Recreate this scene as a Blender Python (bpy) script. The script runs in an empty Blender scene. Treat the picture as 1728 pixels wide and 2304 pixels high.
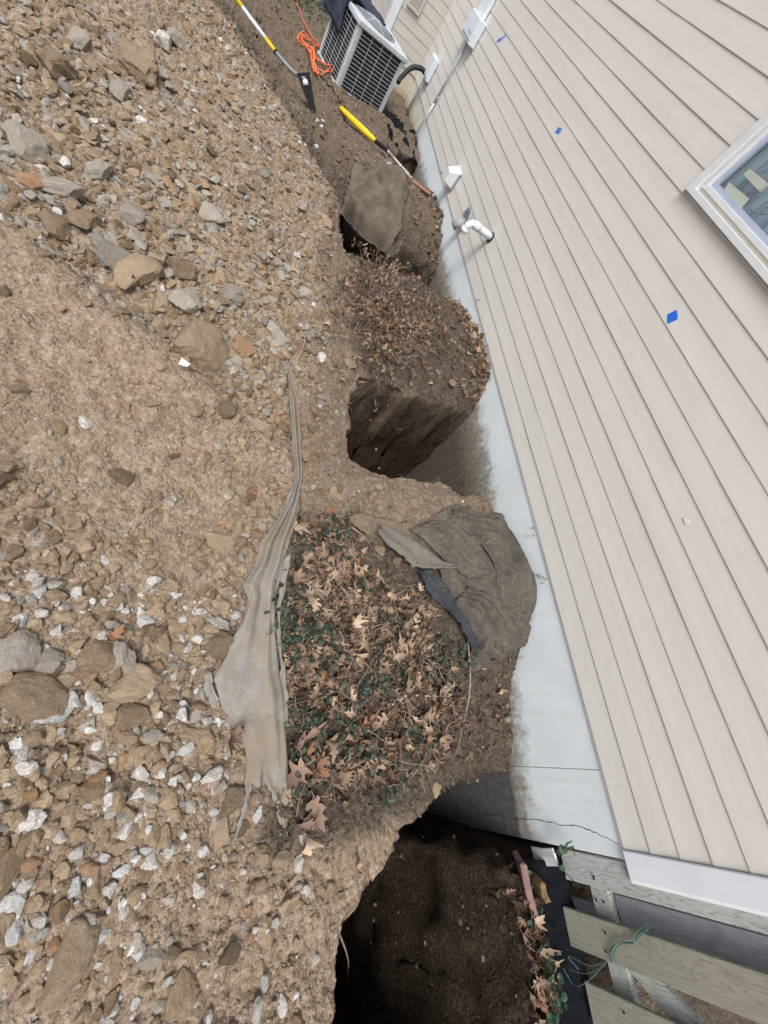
import bpy, bmesh, math, random
import numpy as np
from mathutils import Vector, Matrix

random.seed(7)
RNG = np.random.default_rng(11)
scene = bpy.context.scene
C = scene.collection

# ------------------------------------------------------------------ camera, sky, sun, exposure
# world: wall face of the house is the plane x = 0, y runs along the wall away from the camera,
# z = 0 is the bottom edge of the siding (metres)
cam_d = bpy.data.cameras.new("camera")
cam = bpy.data.objects.new("camera", cam_d)
C.objects.link(cam)
cam_d.sensor_fit = 'HORIZONTAL'
cam_d.sensor_width = 36.0
cam_d.lens = 36.0 * 893.5 / 1728.0
cam_d.clip_start = 0.02
cam_d.clip_end = 500.0
R = Matrix(((0.83751471, -0.21449115, -0.50255612),
            (-0.05973134, 0.87828351, -0.47439461),
            (0.54314020, 0.42733081, 0.72276351)))
cam.matrix_world = Matrix.Translation((-2.2982, 0.0, 1.4585)) @ R.to_4x4()
scene.camera = cam

SUN_EL, SUN_AZ = 60.0, 222.0        # degrees; soft light from behind and left of the camera
world = bpy.data.worlds.new("World")
scene.world = world
world.use_nodes = True
wn = world.node_tree
wn.nodes.clear()
sky = wn.nodes.new("ShaderNodeTexSky")
sky.sky_type = 'NISHITA'
sky.sun_disc = False
sky.sun_elevation = math.radians(SUN_EL)
sky.sun_rotation = math.radians(SUN_AZ)
sky.air_density = 1.0
sky.dust_density = 4.0
sky.ozone_density = 1.0
bg = wn.nodes.new("ShaderNodeBackground")
bg.inputs["Strength"].default_value = 0.105
hs = wn.nodes.new("ShaderNodeHueSaturation")
hs.inputs["Saturation"].default_value = 0.42      # thin overcast: a whitened sky
wo = wn.nodes.new("ShaderNodeOutputWorld")
wn.links.new(sky.outputs[0], hs.inputs["Color"])
wn.links.new(hs.outputs[0], bg.inputs[0])
wn.links.new(bg.outputs[0], wo.inputs[0])
sl = bpy.data.lights.new("sun", 'SUN')
sl.energy = 1.5
sl.angle = math.radians(24)
sl.color = (1.0, 0.975, 0.94)
so = bpy.data.objects.new("sun", sl)
C.objects.link(so)
az = math.radians(SUN_AZ)
el = math.radians(SUN_EL)
sdir = Vector((math.sin(az) * math.cos(el), math.cos(az) * math.cos(el), math.sin(el)))
so.rotation_euler = sdir.to_track_quat('Z', 'Y').to_euler()
so.location = (-6, -6, 9)
vs = scene.view_settings
vs.view_transform = 'Standard'
vs.look = 'None'
vs.gamma = 1.0
vs.use_curve_mapping = False
vs.exposure = 0.88
scene.cycles.max_bounces = 6
scene.cycles.diffuse_bounces = 3
scene.cycles.use_denoising = True

# ------------------------------------------------------------------ helpers
def link(o, parent=None):
    C.objects.link(o)
    if parent is not None:
        o.parent = parent
    return o

def tag(o, label=None, category=None, group=None, kind=None):
    if label: o["label"] = label
    if category: o["category"] = category
    if group: o["group"] = group
    if kind: o["kind"] = kind
    return o

def empty(name, loc=(0, 0, 0), rot=(0, 0, 0), parent=None):
    o = bpy.data.objects.new(name, None)
    o.empty_display_size = 0.05
    o.location = loc
    o.rotation_euler = rot
    return link(o, parent)

def mk(name, V, F, mat, parent=None, smooth=False, loc=None):
    me = bpy.data.meshes.new(name)
    me.from_pydata([tuple(map(float, v)) for v in V], [], [tuple(map(int, f)) for f in F])
    me.update()
    if smooth:
        me.polygons.foreach_set("use_smooth", [True] * len(me.polygons))
    if mat is not None:
        me.materials.append(mat)
    o = bpy.data.objects.new(name, me)
    if loc is not None:
        o.location = loc
    return link(o, parent)

class MB:
    """collects boxes, tubes and prisms into one mesh"""
    def __init__(s): s.V = []; s.F = []
    def add(s, V, F):
        n = len(s.V)
        s.V += [tuple(v) for v in V]
        s.F += [tuple(i + n for i in f) for f in F]
        return s
    def box(s, a, b):
        (x0, y0, z0), (x1, y1, z1) = a, b
        return s.add([(x0,y0,z0),(x1,y0,z0),(x1,y1,z0),(x0,y1,z0),(x0,y0,z1),(x1,y0,z1),(x1,y1,z1),(x0,y1,z1)],
                     [(0,3,2,1),(4,5,6,7),(0,1,5,4),(1,2,6,5),(2,3,7,6),(3,0,4,7)])
    def hexa(s, P):
        return s.add(P, [(0,3,2,1),(4,5,6,7),(0,1,5,4),(1,2,6,5),(2,3,7,6),(3,0,4,7)])
    def tube(s, pts, r, n=8, cap=True):
        V, F = tube(pts, r, n, cap)
        return s.add(V, F)
    def build(s, name, mat, parent=None, smooth=False, bevel=0):
        o = mk(name, s.V, s.F, mat, parent, smooth)
        if bevel:
            m = o.modifiers.new("bevel", 'BEVEL'); m.width = bevel; m.segments = 2; m.limit_method = 'ANGLE'
        return o

def tube(pts, r, n=8, cap=True):
    P = [Vector(p) for p in pts]
    rs = r if hasattr(r, "__len__") else [r] * len(P)
    V, F = [], []
    up = Vector((0.123, 0.27, 0.95))
    for i, p in enumerate(P):
        t = (P[min(i + 1, len(P) - 1)] - P[max(i - 1, 0)])
        if t.length < 1e-9: t = Vector((0, 0, 1))
        t.normalize()
        a = t.cross(up)
        if a.length < 1e-3: a = t.cross(Vector((1, 0, 0)))
        a.normalize(); b = t.cross(a)
        for k in range(n):
            th = 2 * math.pi * k / n
            V.append(tuple(p + (a * math.cos(th) + b * math.sin(th)) * rs[i]))
    for i in range(len(P) - 1):
        for k in range(n):
            F.append((i*n + k, i*n + (k+1) % n, (i+1)*n + (k+1) % n, (i+1)*n + k))
    if cap:
        F.append(tuple(range(n - 1, -1, -1)))
        F.append(tuple((len(P)-1)*n + k for k in range(n)))
    return V, F

def spline(P, n):
    """Catmull-Rom through the points, n samples per span"""
    P = [Vector(p) for p in P]
    Q = [P[0] * 2 - P[1]] + P + [P[-1] * 2 - P[-2]]
    out = []
    for i in range(1, len(Q) - 2):
        for k in range(n):
            t = k / n
            a, b, c, d = Q[i-1], Q[i], Q[i+1], Q[i+2]
            out.append(0.5 * ((2*b) + (c - a)*t + (2*a - 5*b + 4*c - d)*t*t + (3*b - a - 3*c + d)*t**3))
    out.append(P[-1])
    return out

# ------------------------------------------------------------------ materials
def srgb(r, g, b):
    f = lambda c: (c/255/12.92) if c/255 <= 0.04045 else ((c/255 + 0.055)/1.055) ** 2.4
    return (f(r), f(g), f(b))

class NT:
    def __init__(s, name):
        s.m = bpy.data.materials.new(name); s.m.use_nodes = True
        s.t = s.m.node_tree; s.t.nodes.clear()
        s.out = s.t.nodes.new("ShaderNodeOutputMaterial")
        s.b = s.t.nodes.new("ShaderNodeBsdfPrincipled")
        s.t.links.new(s.b.outputs[0], s.out.inputs[0])
        s.co = s.t.nodes.new("ShaderNodeTexCoord")
    def n(s, typ, **kw):
        x = s.t.nodes.new(typ)
        for k, v in kw.items(): setattr(x, k, v)
        return x
    def l(s, a, b): s.t.links.new(a, b)
    def map(s, scale=(1,1,1), src="Object"):
        m = s.n("ShaderNodeMapping"); m.inputs["Scale"].default_value = scale
        s.l(s.co.outputs[src], m.inputs[0]); return m.outputs[0]
    def noise(s, scale, detail=4, rough=0.6, vec=None, dist=0.0):
        x = s.n("ShaderNodeTexNoise"); x.inputs["Scale"].default_value = scale
        x.inputs["Detail"].default_value = detail; x.inputs["Roughness"].default_value = rough
        x.inputs["Distortion"].default_value = dist
        s.l(vec if vec else s.co.outputs["Object"], x.inputs["Vector"]); return x.outputs["Fac"]
    def ramp(s, fac, stops):
        r = s.n("ShaderNodeValToRGB"); e = r.color_ramp.elements
        while len(e) < len(stops): e.new(0.5)
        for i, (p, c) in enumerate(stops):
            e[i].position = p
            e[i].color = (c[0], c[1], c[2], 1) if hasattr(c, "__len__") else (c, c, c, 1)
        s.l(fac, r.inputs[0]); return r.outputs[0]
    def mix(s, fac, a, b, mode='MIX'):
        m = s.n("ShaderNodeMix", data_type='RGBA', blend_type=mode)
        for v, i in ((fac, 0), (a, 6), (b, 7)):
            if isinstance(v, (int, float)): m.inputs[i].default_value = v
            elif isinstance(v, tuple): m.inputs[i].default_value = (*v[:3], 1)
            else: s.l(v, m.inputs[i])
        return m.outputs[2]
    def math(s, op, a, b=None, clamp=False):
        m = s.n("ShaderNodeMath", operation=op); m.use_clamp = clamp
        for i, v in enumerate((a, b)):
            if v is None: continue
            if isinstance(v, (int, float)): m.inputs[i].default_value = v
            else: s.l(v, m.inputs[i])
        return m.outputs[0]
    def mad(s, a, b, c):
        m = s.n("ShaderNodeMath", operation='MULTIPLY_ADD')
        for i, v in enumerate((a, b, c)):
            if isinstance(v, (int, float)): m.inputs[i].default_value = v
            else: s.l(v, m.inputs[i])
        return m.outputs[0]
    def color(s, c):
        if isinstance(c, tuple): s.b.inputs["Base Color"].default_value = (*c, 1)
        else: s.l(c, s.b.inputs["Base Color"])
    def set(s, **kw):
        for k, v in kw.items(): s.b.inputs[k.replace("_", " ")].default_value = v
    def bump(s, h, strength=0.5, dist=0.01):
        b = s.n("ShaderNodeBump"); b.inputs["Strength"].default_value = strength
        b.inputs["Distance"].default_value = dist
        s.l(h, b.inputs["Height"]); s.l(b.outputs[0], s.b.inputs["Normal"])

def noisy(name, a, b, scale=20.0, rough=0.8, bump=0.3, dist=0.004, detail=5, stretch=(1,1,1), spec=0.3, metallic=0.0, vary=0.0):
    t = NT(name)
    v = t.map(stretch)
    f = t.noise(scale, detail, 0.62, v)
    c = t.ramp(f, [(0.3, a), (0.7, b)])
    if vary:
        oi = t.n("ShaderNodeObjectInfo")
        k = t.mad(oi.outputs["Random"], 2 * vary, 1 - vary)
        cc = t.n("ShaderNodeVectorMath", operation='SCALE'); t.l(c, cc.inputs[0]); t.l(k, cc.inputs["Scale"])
        c = cc.outputs[0]
    t.color(c)
    t.set(Roughness=rough, Metallic=metallic)
    t.b.inputs["Specular IOR Level"].default_value = spec
    if bump:
        t.bump(t.noise(scale * 2.2, 6, 0.65, v), bump, dist)
    return t.m

# ------------------------------------------------------------------ terrain height (numpy)
def _hash(ix, iy, seed):
    h = (ix.astype(np.int64) * 374761393 + iy.astype(np.int64) * 668265263 + seed * 1442695041) & 0xFFFFFFFF
    h = ((h ^ (h >> 13)) * 1274126177) & 0xFFFFFFFF
    return ((h ^ (h >> 16)) & 0xFFFF) / 65535.0

def vnoise(x, y, seed=0):
    x = np.asarray(x, float); y = np.asarray(y, float)
    ix = np.floor(x); iy = np.floor(y)
    fx = x - ix; fy = y - iy
    fx = fx * fx * (3 - 2 * fx); fy = fy * fy * (3 - 2 * fy)
    a = _hash(ix, iy, seed); b = _hash(ix + 1, iy, seed)
    c = _hash(ix, iy + 1, seed); d = _hash(ix + 1, iy + 1, seed)
    return (a * (1 - fx) + b * fx) * (1 - fy) + (c * (1 - fx) + d * fx) * fy - 0.5

def vnoise3(x, y, z, seed=0):
    iz = np.floor(z); f = z - iz; f = f * f * (3 - 2 * f)
    ox, oy = iz * 37.7, iz * 91.3
    a = vnoise(x + ox, y + oy, seed); b = vnoise(x + ox + 37.7, y + oy + 91.3, seed)
    return a * (1 - f) + b * f

def fbm(x, y, seed=0, octv=4, gain=0.5):
    s = 0; a = 1.0; f = 1.0
    for i in range(octv):
        s = s + a * vnoise(x * f + 17.3 * i, y * f - 9.1 * i, seed + i)
        a *= gain; f *= 2.03
    return s

def clods(x, y, cell, seed):
    """rounded lumps: distance to the nearest jittered cell centre"""
    gx = x / cell; gy = y / cell
    ix = np.floor(gx); iy = np.floor(gy)
    best = np.full(np.shape(gx), 9.0); hh = np.zeros(np.shape(gx))
    for dx in (-1, 0, 1):
        for dy in (-1, 0, 1):
            cx = ix + dx + _hash(ix + dx, iy + dy, seed); cy = iy + dy + _hash(ix + dx, iy + dy, seed + 5)
            d = (gx - cx) ** 2 + (gy - cy) ** 2
            m = d < best
            best = np.where(m, d, best); hh = np.where(m, _hash(ix + dx, iy + dy, seed + 9), hh)
    return np.clip(1 - best * 1.6, 0, 1) ** 0.5 * hh

def rubble(x, y, cell, seed):
    """packed angular lumps: height of each lump (tilted flat tops, creases between) and a random number per lump"""
    gx = x / cell + .35 * vnoise(x / cell * .9, y / cell * .9, seed + 2); gy = y / cell + .35 * vnoise(x / cell * .9 + 7, y / cell * .9, seed + 3)
    ix = np.floor(gx); iy = np.floor(gy)
    f1 = np.full(np.shape(gx), 9.0); f2 = f1.copy(); hh = np.zeros(np.shape(gx)); tx = hh.copy(); ty = hh.copy()
    for dx in (-1, 0, 1):
        for dy in (-1, 0, 1):
            cx = ix + dx + .1 + .8 * _hash(ix + dx, iy + dy, seed); cy = iy + dy + .1 + .8 * _hash(ix + dx, iy + dy, seed + 5)
            d = np.hypot(gx - cx, gy - cy)
            m = d < f1
            f2 = np.where(m, f1, np.minimum(f2, d)); f1 = np.where(m, d, f1)
            hh = np.where(m, _hash(ix + dx, iy + dy, seed + 9), hh)
            tx = np.where(m, gx - cx, tx); ty = np.where(m, gy - cy, ty)
    edge = np.clip((f2 - f1) * 2.6, 0, 1) ** .6
    top = .45 + .75 * hh + (hh - .5) * 1.1 * tx + (((hh * 7.3) % 1) - .5) * 1.1 * ty
    return edge * top, hh

CTRL = np.array([
 # wall side
 (0.05,-1.6,-.55),(0.05,-.9,-.5),(0.05,-.2,-.58),(0.02,.36,-.45),(0.02,.72,-.2),(0.02,1.05,-.24),(0.02,1.32,-.31),(0.02,1.6,-.38),(0.02,2.4,-.32),(0.02,2.63,-.13),(0.02,2.91,-.05),
 (0.02,3.3,-.1),(0.02,3.73,-.17),(0.02,4.2,-.3),(0.02,4.8,-.36),(0.02,5.33,-.23),(0.02,6.1,-.22),(0.02,7.2,-.3),(0.02,7.95,-.28),(0.02,9.5,-.34),
 # trench strip
 (-.4,.7,-.24),(-.45,1.1,-.25),(-.7,-1.6,-.5),(-.7,-.1,-.47),(-.7,.6,-.36),(-.7,1.25,-.27),(-.7,2.4,-.33),(-.7,2.8,-.24),(-.75,3.3,-.14),(-.7,3.8,-.2),(-.7,4.7,-.3),(-.7,5.4,-.22),(-.7,6,-.28),(-.7,7,-.33),(-.7,8,-.35),(-.7,9.5,-.36),
 (-1.3,-1.6,-.45),(-1.3,0,-.42),(-1.3,.8,-.37),(-1.3,1.4,-.31),(-1.3,2.3,-.3),(-1.3,3.3,-.19),(-1.35,4.2,-.2),(-1.35,5.2,-.24),(-1.3,6,-.33),(-1.3,7,-.36),(-1.3,8,-.36),(-1.3,10,-.4),
 (-1.8,-1.6,-.42),(-1.8,0,-.4),(-1.8,1,-.34),(-1.75,2,-.28),(-1.75,3.3,-.16),(-1.7,4.3,-.1),(-1.6,5,-.28),(-1.8,6,-.38),(-1.9,8,-.4),
 (-2.3,-1.6,-.38),(-2.3,0,-.34),(-2.3,1,-.27),(-2.3,1.55,-.2),(-2.3,2,-.24),(-2.2,3.3,-.06),(-2.2,4.8,-.0),(-2.1,5.5,-.22),(-2.3,6.5,-.4),(-2.4,8.5,-.42),
 (-3,-1.6,-.36),(-3,0,-.3),(-3,1,-.2),(-3,1.95,-.12),(-3,2.5,-.18),(-3,3.3,-.06),(-2.9,4.6,.03),(-2.85,5.9,.0),(-2.8,6.7,-.3),(-3,8,-.42),
 (-4.2,-1.6,-.34),(-4.2,0,-.28),(-4.2,2.2,-.08),(-4.2,4.5,.04),(-4.0,6.8,.0),(-4,8.4,-.4),(-6,-1.6,-.3),(-6,2,-.1),(-6,5,0.),(-6,9,-.4),(-3,13,-.45),(0,14,-.4),(-6,14,-.45),(1,-4,-.5),(-3,-5,-.4),(-6,-5,-.35)])

def _tps(P):
    n = len(P)
    d = np.sqrt(((P[:, None, :2] - P[None, :, :2]) ** 2).sum(2)) + 1e-9
    K = d * d * np.log(d)
    A = np.zeros((n + 3, n + 3))
    A[:n, :n] = K + np.eye(n) * 0.02
    A[:n, n] = 1; A[:n, n+1:] = P[:, :2]
    A[n, :n] = 1; A[n+1:, :n] = P[:, :2].T
    return np.linalg.solve(A, np.concatenate([P[:, 2], np.zeros(3)]))
TW = _tps(CTRL)

def base_z(x, y):
    x = np.asarray(x, float); y = np.asarray(y, float)
    xc = np.clip(x, -6.0, 1.0); yc = np.clip(y, -5.0, 14.0)
    s = TW[-3] + TW[-2] * xc + TW[-1] * yc
    for (px, py, _), w in zip(CTRL, TW[:-3]):
        d2 = (xc - px) ** 2 + (yc - py) ** 2 + 1e-12
        s = s + w * 0.5 * d2 * np.log(d2)
    return s

PITS = [
 # polygon (plan), floor height, width over which the side falls, rim wobble
 dict(poly=[(.6,-.245),(0,-.245),(-.25,-.24),(-.5,-.285),(-.74,-.335),(-1.0,-.425),(-1.04,-.5),(-1.13,-.56),(-1.27,-.65),(-1.31,-.73),(-1.35,-.92),(-1.36,-1.2),(-1.25,-1.55),(-.8,-1.7),(.6,-1.75)], floor=-2.3, w=.15, wob=.03),
 dict(poly=[(.3,1.66),(0,1.63),(-.17,1.575),(-.32,1.515),(-.55,1.535),(-.75,1.5),(-.97,1.455),(-1.15,1.475),(-1.27,1.53),(-1.285,1.7),(-1.275,2.1),(-1.2,2.26),(-1.0,2.33),(-.66,2.36),(-.3,2.42),(0,2.47),(.3,2.47)], floor=-1.7, w=.12, wob=.03),
 dict(poly=[(.3,3.98),(0,3.95),(-.3,3.86),(-.52,3.84),(-.76,3.8),(-1.0,3.68),(-1.2,3.58),(-1.38,3.56),(-1.42,3.75),(-1.4,4.25),(-1.2,4.62),(-.75,4.7),(-.4,4.66),(0,4.74),(.3,4.76)], floor=-1.25, w=.14, wob=.04),
 dict(poly=[(.3,6.55),(0,6.5),(-.2,6.3),(-.42,6.3),(-.6,6.6),(-.62,6.95),(-.4,7.25),(0,7.4),(.3,7.42)], floor=-.95, w=.2, wob=.03),
]

def poly_sd(x, y, poly):
    """signed distance, positive inside"""
    d2 = np.full(np.shape(x), 1e9); ins = np.zeros(np.shape(x), bool)
    n = len(poly)
    for i in range(n):
        (x0, y0), (x1, y1) = poly[i], poly[(i + 1) % n]
        ex, ey = x1 - x0, y1 - y0
        t = np.clip(((x - x0) * ex + (y - y0) * ey) / (ex * ex + ey * ey), 0, 1)
        d2 = np.minimum(d2, (x - x0 - ex * t) ** 2 + (y - y0 - ey * t) ** 2)
        if y0 != y1:
            c = ((y0 > y) != (y1 > y)) & (x < ex * (y - y0) / ey + x0)
            ins ^= c
    return np.where(ins, 1, -1) * np.sqrt(d2)

def sstep(a, b, t):
    t = np.clip((t - a) / (b - a), 0, 1)
    return t * t * (3 - 2 * t)

def pits_depth(x, y):
    """0 outside, 1 deep inside, for each pit; also its floor height"""
    out = []
    for i, p in enumerate(PITS):
        sd = poly_sd(x, y, p["poly"]) + p["wob"] * fbm(x * 7, y * 7, 40 + i, 3)
        f = np.full(np.shape(x), p["floor"])
        if i == 0:      # beyond the house corner the digging slopes up to the fence line
            k = sstep(-.52, -.24, x - .05 * (y + 1)) * sstep(-.5, -.72, y)
            f = p["floor"] + 1.76 * k 
        out.append((sstep(0, p["w"], sd), sd, f))
    return out

def soil_masks(x, y):
    x = np.asarray(x, float); y = np.asarray(y, float)
    w = fbm(x * 3, y * 3, 3, 4) * .28
    crest = sstep(-.1, .12, (y - (5.95 + (x + 2.87) * -1.2)) * .64 + w * .6)    # beyond the pile's far edge
    crest = crest * sstep(-4.6, -3.2, x + 0 * y) + (1 - sstep(-4.6, -3.2, x)) * sstep(7.2, 7.8, y)
    mound = sstep(-1.4, -1.15, x + w * .5) * sstep(2.15, 2.4, y + w * .3)
    bed = sstep(-.46, -.30, y + w * .3) * sstep(-1.72, -1.6, x + w * .25) * sstep(1.12, .9, y + w * .3 + (x + 1.2) * .18)
    dark = np.maximum(np.maximum(crest, mound) * (1 - .3 * sstep(4.6, 5.6, y)), bed)
    dark = np.maximum(dark, sstep(.0, .06, x) * .95)
    dark = np.maximum(dark, (.42 + .5 * w) * sstep(-1.66, -1.5, x + w * .3) * sstep(-.55, -.2, y) * sstep(5.2, 4.6, y))
    return dark

def stony(x, y):
    lip = y - (1.8 - (x + 2.65) * .42)
    fine = sstep(-1.15, -.8, lip) * sstep(.02, -.08, lip) * sstep(-1.95, -2.15, x)
    ridge = sstep(-1.62, -1.45, x) * sstep(.8, 1.0, y) * sstep(2.5, 2.2, y)
    return 1 - .62 * fine - .45 * ridge

def terrain_z(x, y, micro=True):
    x = np.asarray(x, float); y = np.asarray(y, float)
    z = base_z(x, y)
    # low lip of the trodden dirt the photographer stands on, with the stony hollow behind it
    lip = (y - (1.8 - (x + 2.65) * .42))
    foot = sstep(-3.9, -3.3, x) * sstep(-1.95, -2.2, x)
    z = z + foot * (.05 * np.exp(-((lip + .10) / .16) ** 2) - .055 * np.exp(-((lip - .13) / .14) ** 2))
    z = z + .05 * fbm(x * 1.3, y * 1.3, 1, 3)
    if micro:
        dk = soil_masks(x, y)
        near = 1 - sstep(7, 13, y)
        z = z + near * (.028 * fbm(x * 6, y * 6, 2, 3) * (1 + .6 * dk + 1.1 * dk * sstep(4.2, 5.4, y)) + .012 * fbm(x * 22, y * 22, 7, 2)
             + .034 * clods(x, y, .09, 21) * sstep(-.05, .3, vnoise(x * 2.1, y * 2.1, 30)) + stony(x, y) * (.022 * rubble(x, y, .062, 22)[0] * sstep(-.2, .25, vnoise(x * 4.5, y * 4.5, 31)) + .0135 * rubble(x, y, .033, 23)[0]) * (1 + .25 * dk + .5 * dk * sstep(4.2, 5.4, y)) + .006 * clods(x, y, .017, 24))
    for dpt, sd, f in pits_depth(x, y):
        fl = f + .09 * fbm(x * 4, y * 4, 60, 4) + ((.05 * clods(x, y, .09, 33) + .03 * fbm(x * 16, y * 16, 61, 3)) if micro else 0)
        # sides: a steep cut with a small crumbled shoulder
        z = z - .05 * sstep(-.14, .02, sd) * (sd < .5)
        z = np.where(dpt > 0, z + (np.minimum(fl, z) - z) * dpt, z)
    return z

# ------------------------------------------------------------------ ground
def soil_material():
    t = NT("soil")
    at = t.n("ShaderNodeAttribute", attribute_name="soil")
    sp = t.n("ShaderNodeSeparateColor"); t.l(at.outputs["Color"], sp.inputs[0])
    n1 = t.noise(7, 3, 0.65); n2 = t.noise(55, 3, 0.7); n3 = t.noise(240, 2, 0.7)
    def vor(scale, feat='F1'):
        v = t.n("ShaderNodeTexVoronoi"); v.feature = feat; v.inputs["Scale"].default_value = scale
        t.l(t.co.outputs["Object"], v.inputs["Vector"]); return v
    v1, v2 = vor(72), vor(165)
    cell = t.n("ShaderNodeSeparateColor"); t.l(v1.outputs["Color"], cell.inputs[0])
    cell2 = t.n("ShaderNodeSeparateColor"); t.l(v2.outputs["Color"], cell2.inputs[0])
    pale = t.ramp(n2, [(0.25, (0.120, 0.081, 0.052)), (0.5, (0.229, 0.162, 0.109)), (0.75, (0.357, 0.270, 0.195))])
    pale = t.mix(t.ramp(n1, [(0.35, 0.0), (0.7, 0.75)]), pale, t.ramp(n2, [(0.3, (0.167, 0.119, 0.080)), (0.7, (0.296, 0.220, 0.157))]))
    # every lump and crumb has its own shade
    pale = t.mix(.5, pale, t.ramp(sp.outputs[2], [(.2, (0.150, 0.100, 0.061)), (.45, (0.240, 0.173, 0.114)), (.62, (0.301, 0.246, 0.198)), (.85, (0.373, 0.276, 0.185))]))
    pale = t.mix(.38, pale, t.ramp(cell.outputs[0], [(.0, (0.112, 0.073, 0.046)), (.4, (0.229, 0.168, 0.113)), (.75, (0.345, 0.270, 0.204)), (1.0, (0.491, 0.411, 0.330))]))
    pale = t.mix(.22, pale, t.ramp(cell2.outputs[1], [(.0, (0.112, 0.075, 0.050)), (.6, (0.312, 0.237, 0.170)), (1.0, (0.535, 0.454, 0.386))]))
    dark = t.ramp(n2, [(0.25, (.036, .028, .021)), (0.55, (.082, .064, .049)), (0.8, (.155, .125, .097))])
    dark = t.mix(t.ramp(n1, [(0.4, 0.0), (0.7, 0.5)]), dark, (.105, .082, .061))
    dark = t.mix(.35, dark, t.ramp(cell.outputs[0], [(.0, (.04, .031, .023)), (.6, (.095, .074, .056)), (1.0, (.20, .165, .13))]))
    dark = t.mix(t.math('MULTIPLY', t.ramp(n3, [(0.66, 0.0), (0.74, 1.0)]), .4), dark, (.3, .25, .2))
    clay = t.ramp(n2, [(0.25, (.011, .0076, .005)), (0.5, (.033, .0235, .016)), (0.75, (.07, .052, .037))])  # pit soil, its colour lowered further to deepen the shade inside the pits
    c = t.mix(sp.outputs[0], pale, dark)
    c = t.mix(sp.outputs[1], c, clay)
    t.color(c)
    t.set(Roughness=0.95)
    t.b.inputs["Specular IOR Level"].default_value = 0.15
    h = t.math('ADD', t.math('MULTIPLY', t.noise(90, 3, 0.75), .7), t.math('MULTIPLY', n3, .35))
    h = t.math('ADD', h, t.math('MULTIPLY', t.ramp(v1.outputs["Distance"], [(0.1, 1.0), (.45, .75), (.75, 0.0)]), t.math('MULTIPLY', t.mad(cell.outputs[1], .9, .2), t.ramp(t.noise(11, 3, .6), [(.38, .1), (.6, 1.0)]))))
    h = t.math('ADD', h, t.math('MULTIPLY', t.math('MULTIPLY', t.noise(17, 4, .7), sp.outputs[1]), 2.2))
    t.bump(h, 1.0, 0.009)
    return t.m
M_SOIL = soil_material()

def axis(segs):
    out = []
    for a, b, d0, d1 in segs:
        x = a
        while x < b - 1e-6:
            out.append(x)
            x += d0 + (d1 - d0) * (x - a) / (b - a)
    out.append(segs[-1][1])
    return np.array(out)
gx = np.concatenate([-axis([(4.4, 70, .05, 14)])[::-1][:-1], axis([(-4.4, -2.6, .014, .0095), (-2.6, -.9, .0085, .0085), (-.9, .03, .0085, .0085), (.03, 2.0, .02, .2), (2.0, 60, .3, 12)])])
gy = np.concatenate([-axis([(1.6, 60, .05, 12)])[::-1][:-1], axis([(-1.6, 2.8, .0085, .009), (2.8, 5.5, .009, .016), (5.5, 11, .016, .06), (11, 80, .08, 14)])])
GX, GY = np.meshgrid(gx, gy)
GZ = terrain_z(GX, GY)
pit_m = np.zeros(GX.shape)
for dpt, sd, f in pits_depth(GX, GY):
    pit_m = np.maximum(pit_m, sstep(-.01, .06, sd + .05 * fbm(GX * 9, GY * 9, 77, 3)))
dark_m = soil_masks(GX, GY)
# roughen the steep sides in 3-D so that they are not smooth sheets
gzx = np.gradient(GZ, axis=1) / np.gradient(GX, axis=1); gzy = np.gradient(GZ, axis=0) / np.gradient(GY, axis=0)
steep = np.clip((np.hypot(gzx, gzy) - .8) / 2, 0, 1)
nx = .06 * vnoise3(GX * 7, GY * 7, GZ * 7, 90) + .022 * vnoise3(GX * 16, GY * 16, GZ * 16, 91)
ny = .06 * vnoise3(GX * 7, GY * 7, GZ * 7, 95) + .022 * vnoise3(GX * 16, GY * 16, GZ * 16, 96)
nx = nx * steep * 1.5; ny = ny * steep * 1.5
inner = sstep(.02, -.04, GX)
PX_, PY_ = GX + nx * inner, GY + ny * inner
nyr, nxr = GX.shape
V = np.stack([PX_, PY_, GZ], -1).reshape(-1, 3).astype(np.float32)
I = np.arange(nyr * nxr, dtype=np.int32).reshape(nyr, nxr)
Q = np.stack([I[:-1, :-1], I[:-1, 1:], I[1:, 1:], I[1:, :-1]], -1).reshape(-1, 4)

def fast_mesh(name, V, Q, mat, smooth=True, cols=None):
    k = Q.shape[1]
    me = bpy.data.meshes.new(name)
    me.vertices.add(len(V)); me.vertices.foreach_set("co", np.ascontiguousarray(V, np.float32).ravel())
    me.loops.add(Q.size); me.loops.foreach_set("vertex_index", np.ascontiguousarray(Q, np.int32).ravel())
    me.polygons.add(len(Q)); me.polygons.foreach_set("loop_start", np.arange(0, Q.size, k, dtype=np.int32))
    me.polygons.foreach_set("loop_total", np.full(len(Q), k, np.int32))
    me.polygons.foreach_set("use_smooth", np.full(len(Q), smooth))
    me.update(calc_edges=True)
    if cols is not None:
        a = me.color_attributes.new(cols[0], 'FLOAT_COLOR', 'POINT')
        a.data.foreach_set("color", np.ascontiguousarray(cols[1], np.float32).ravel())
    me.materials.append(mat)
    return me
lump = .55 * rubble(GX, GY, .062, 22)[1] + .45 * rubble(GX, GY, .033, 23)[1]
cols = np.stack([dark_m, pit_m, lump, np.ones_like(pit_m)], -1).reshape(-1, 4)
ground = link(bpy.data.objects.new("ground", fast_mesh("ground", V, Q, M_SOIL, True, ("soil", cols))))
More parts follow.
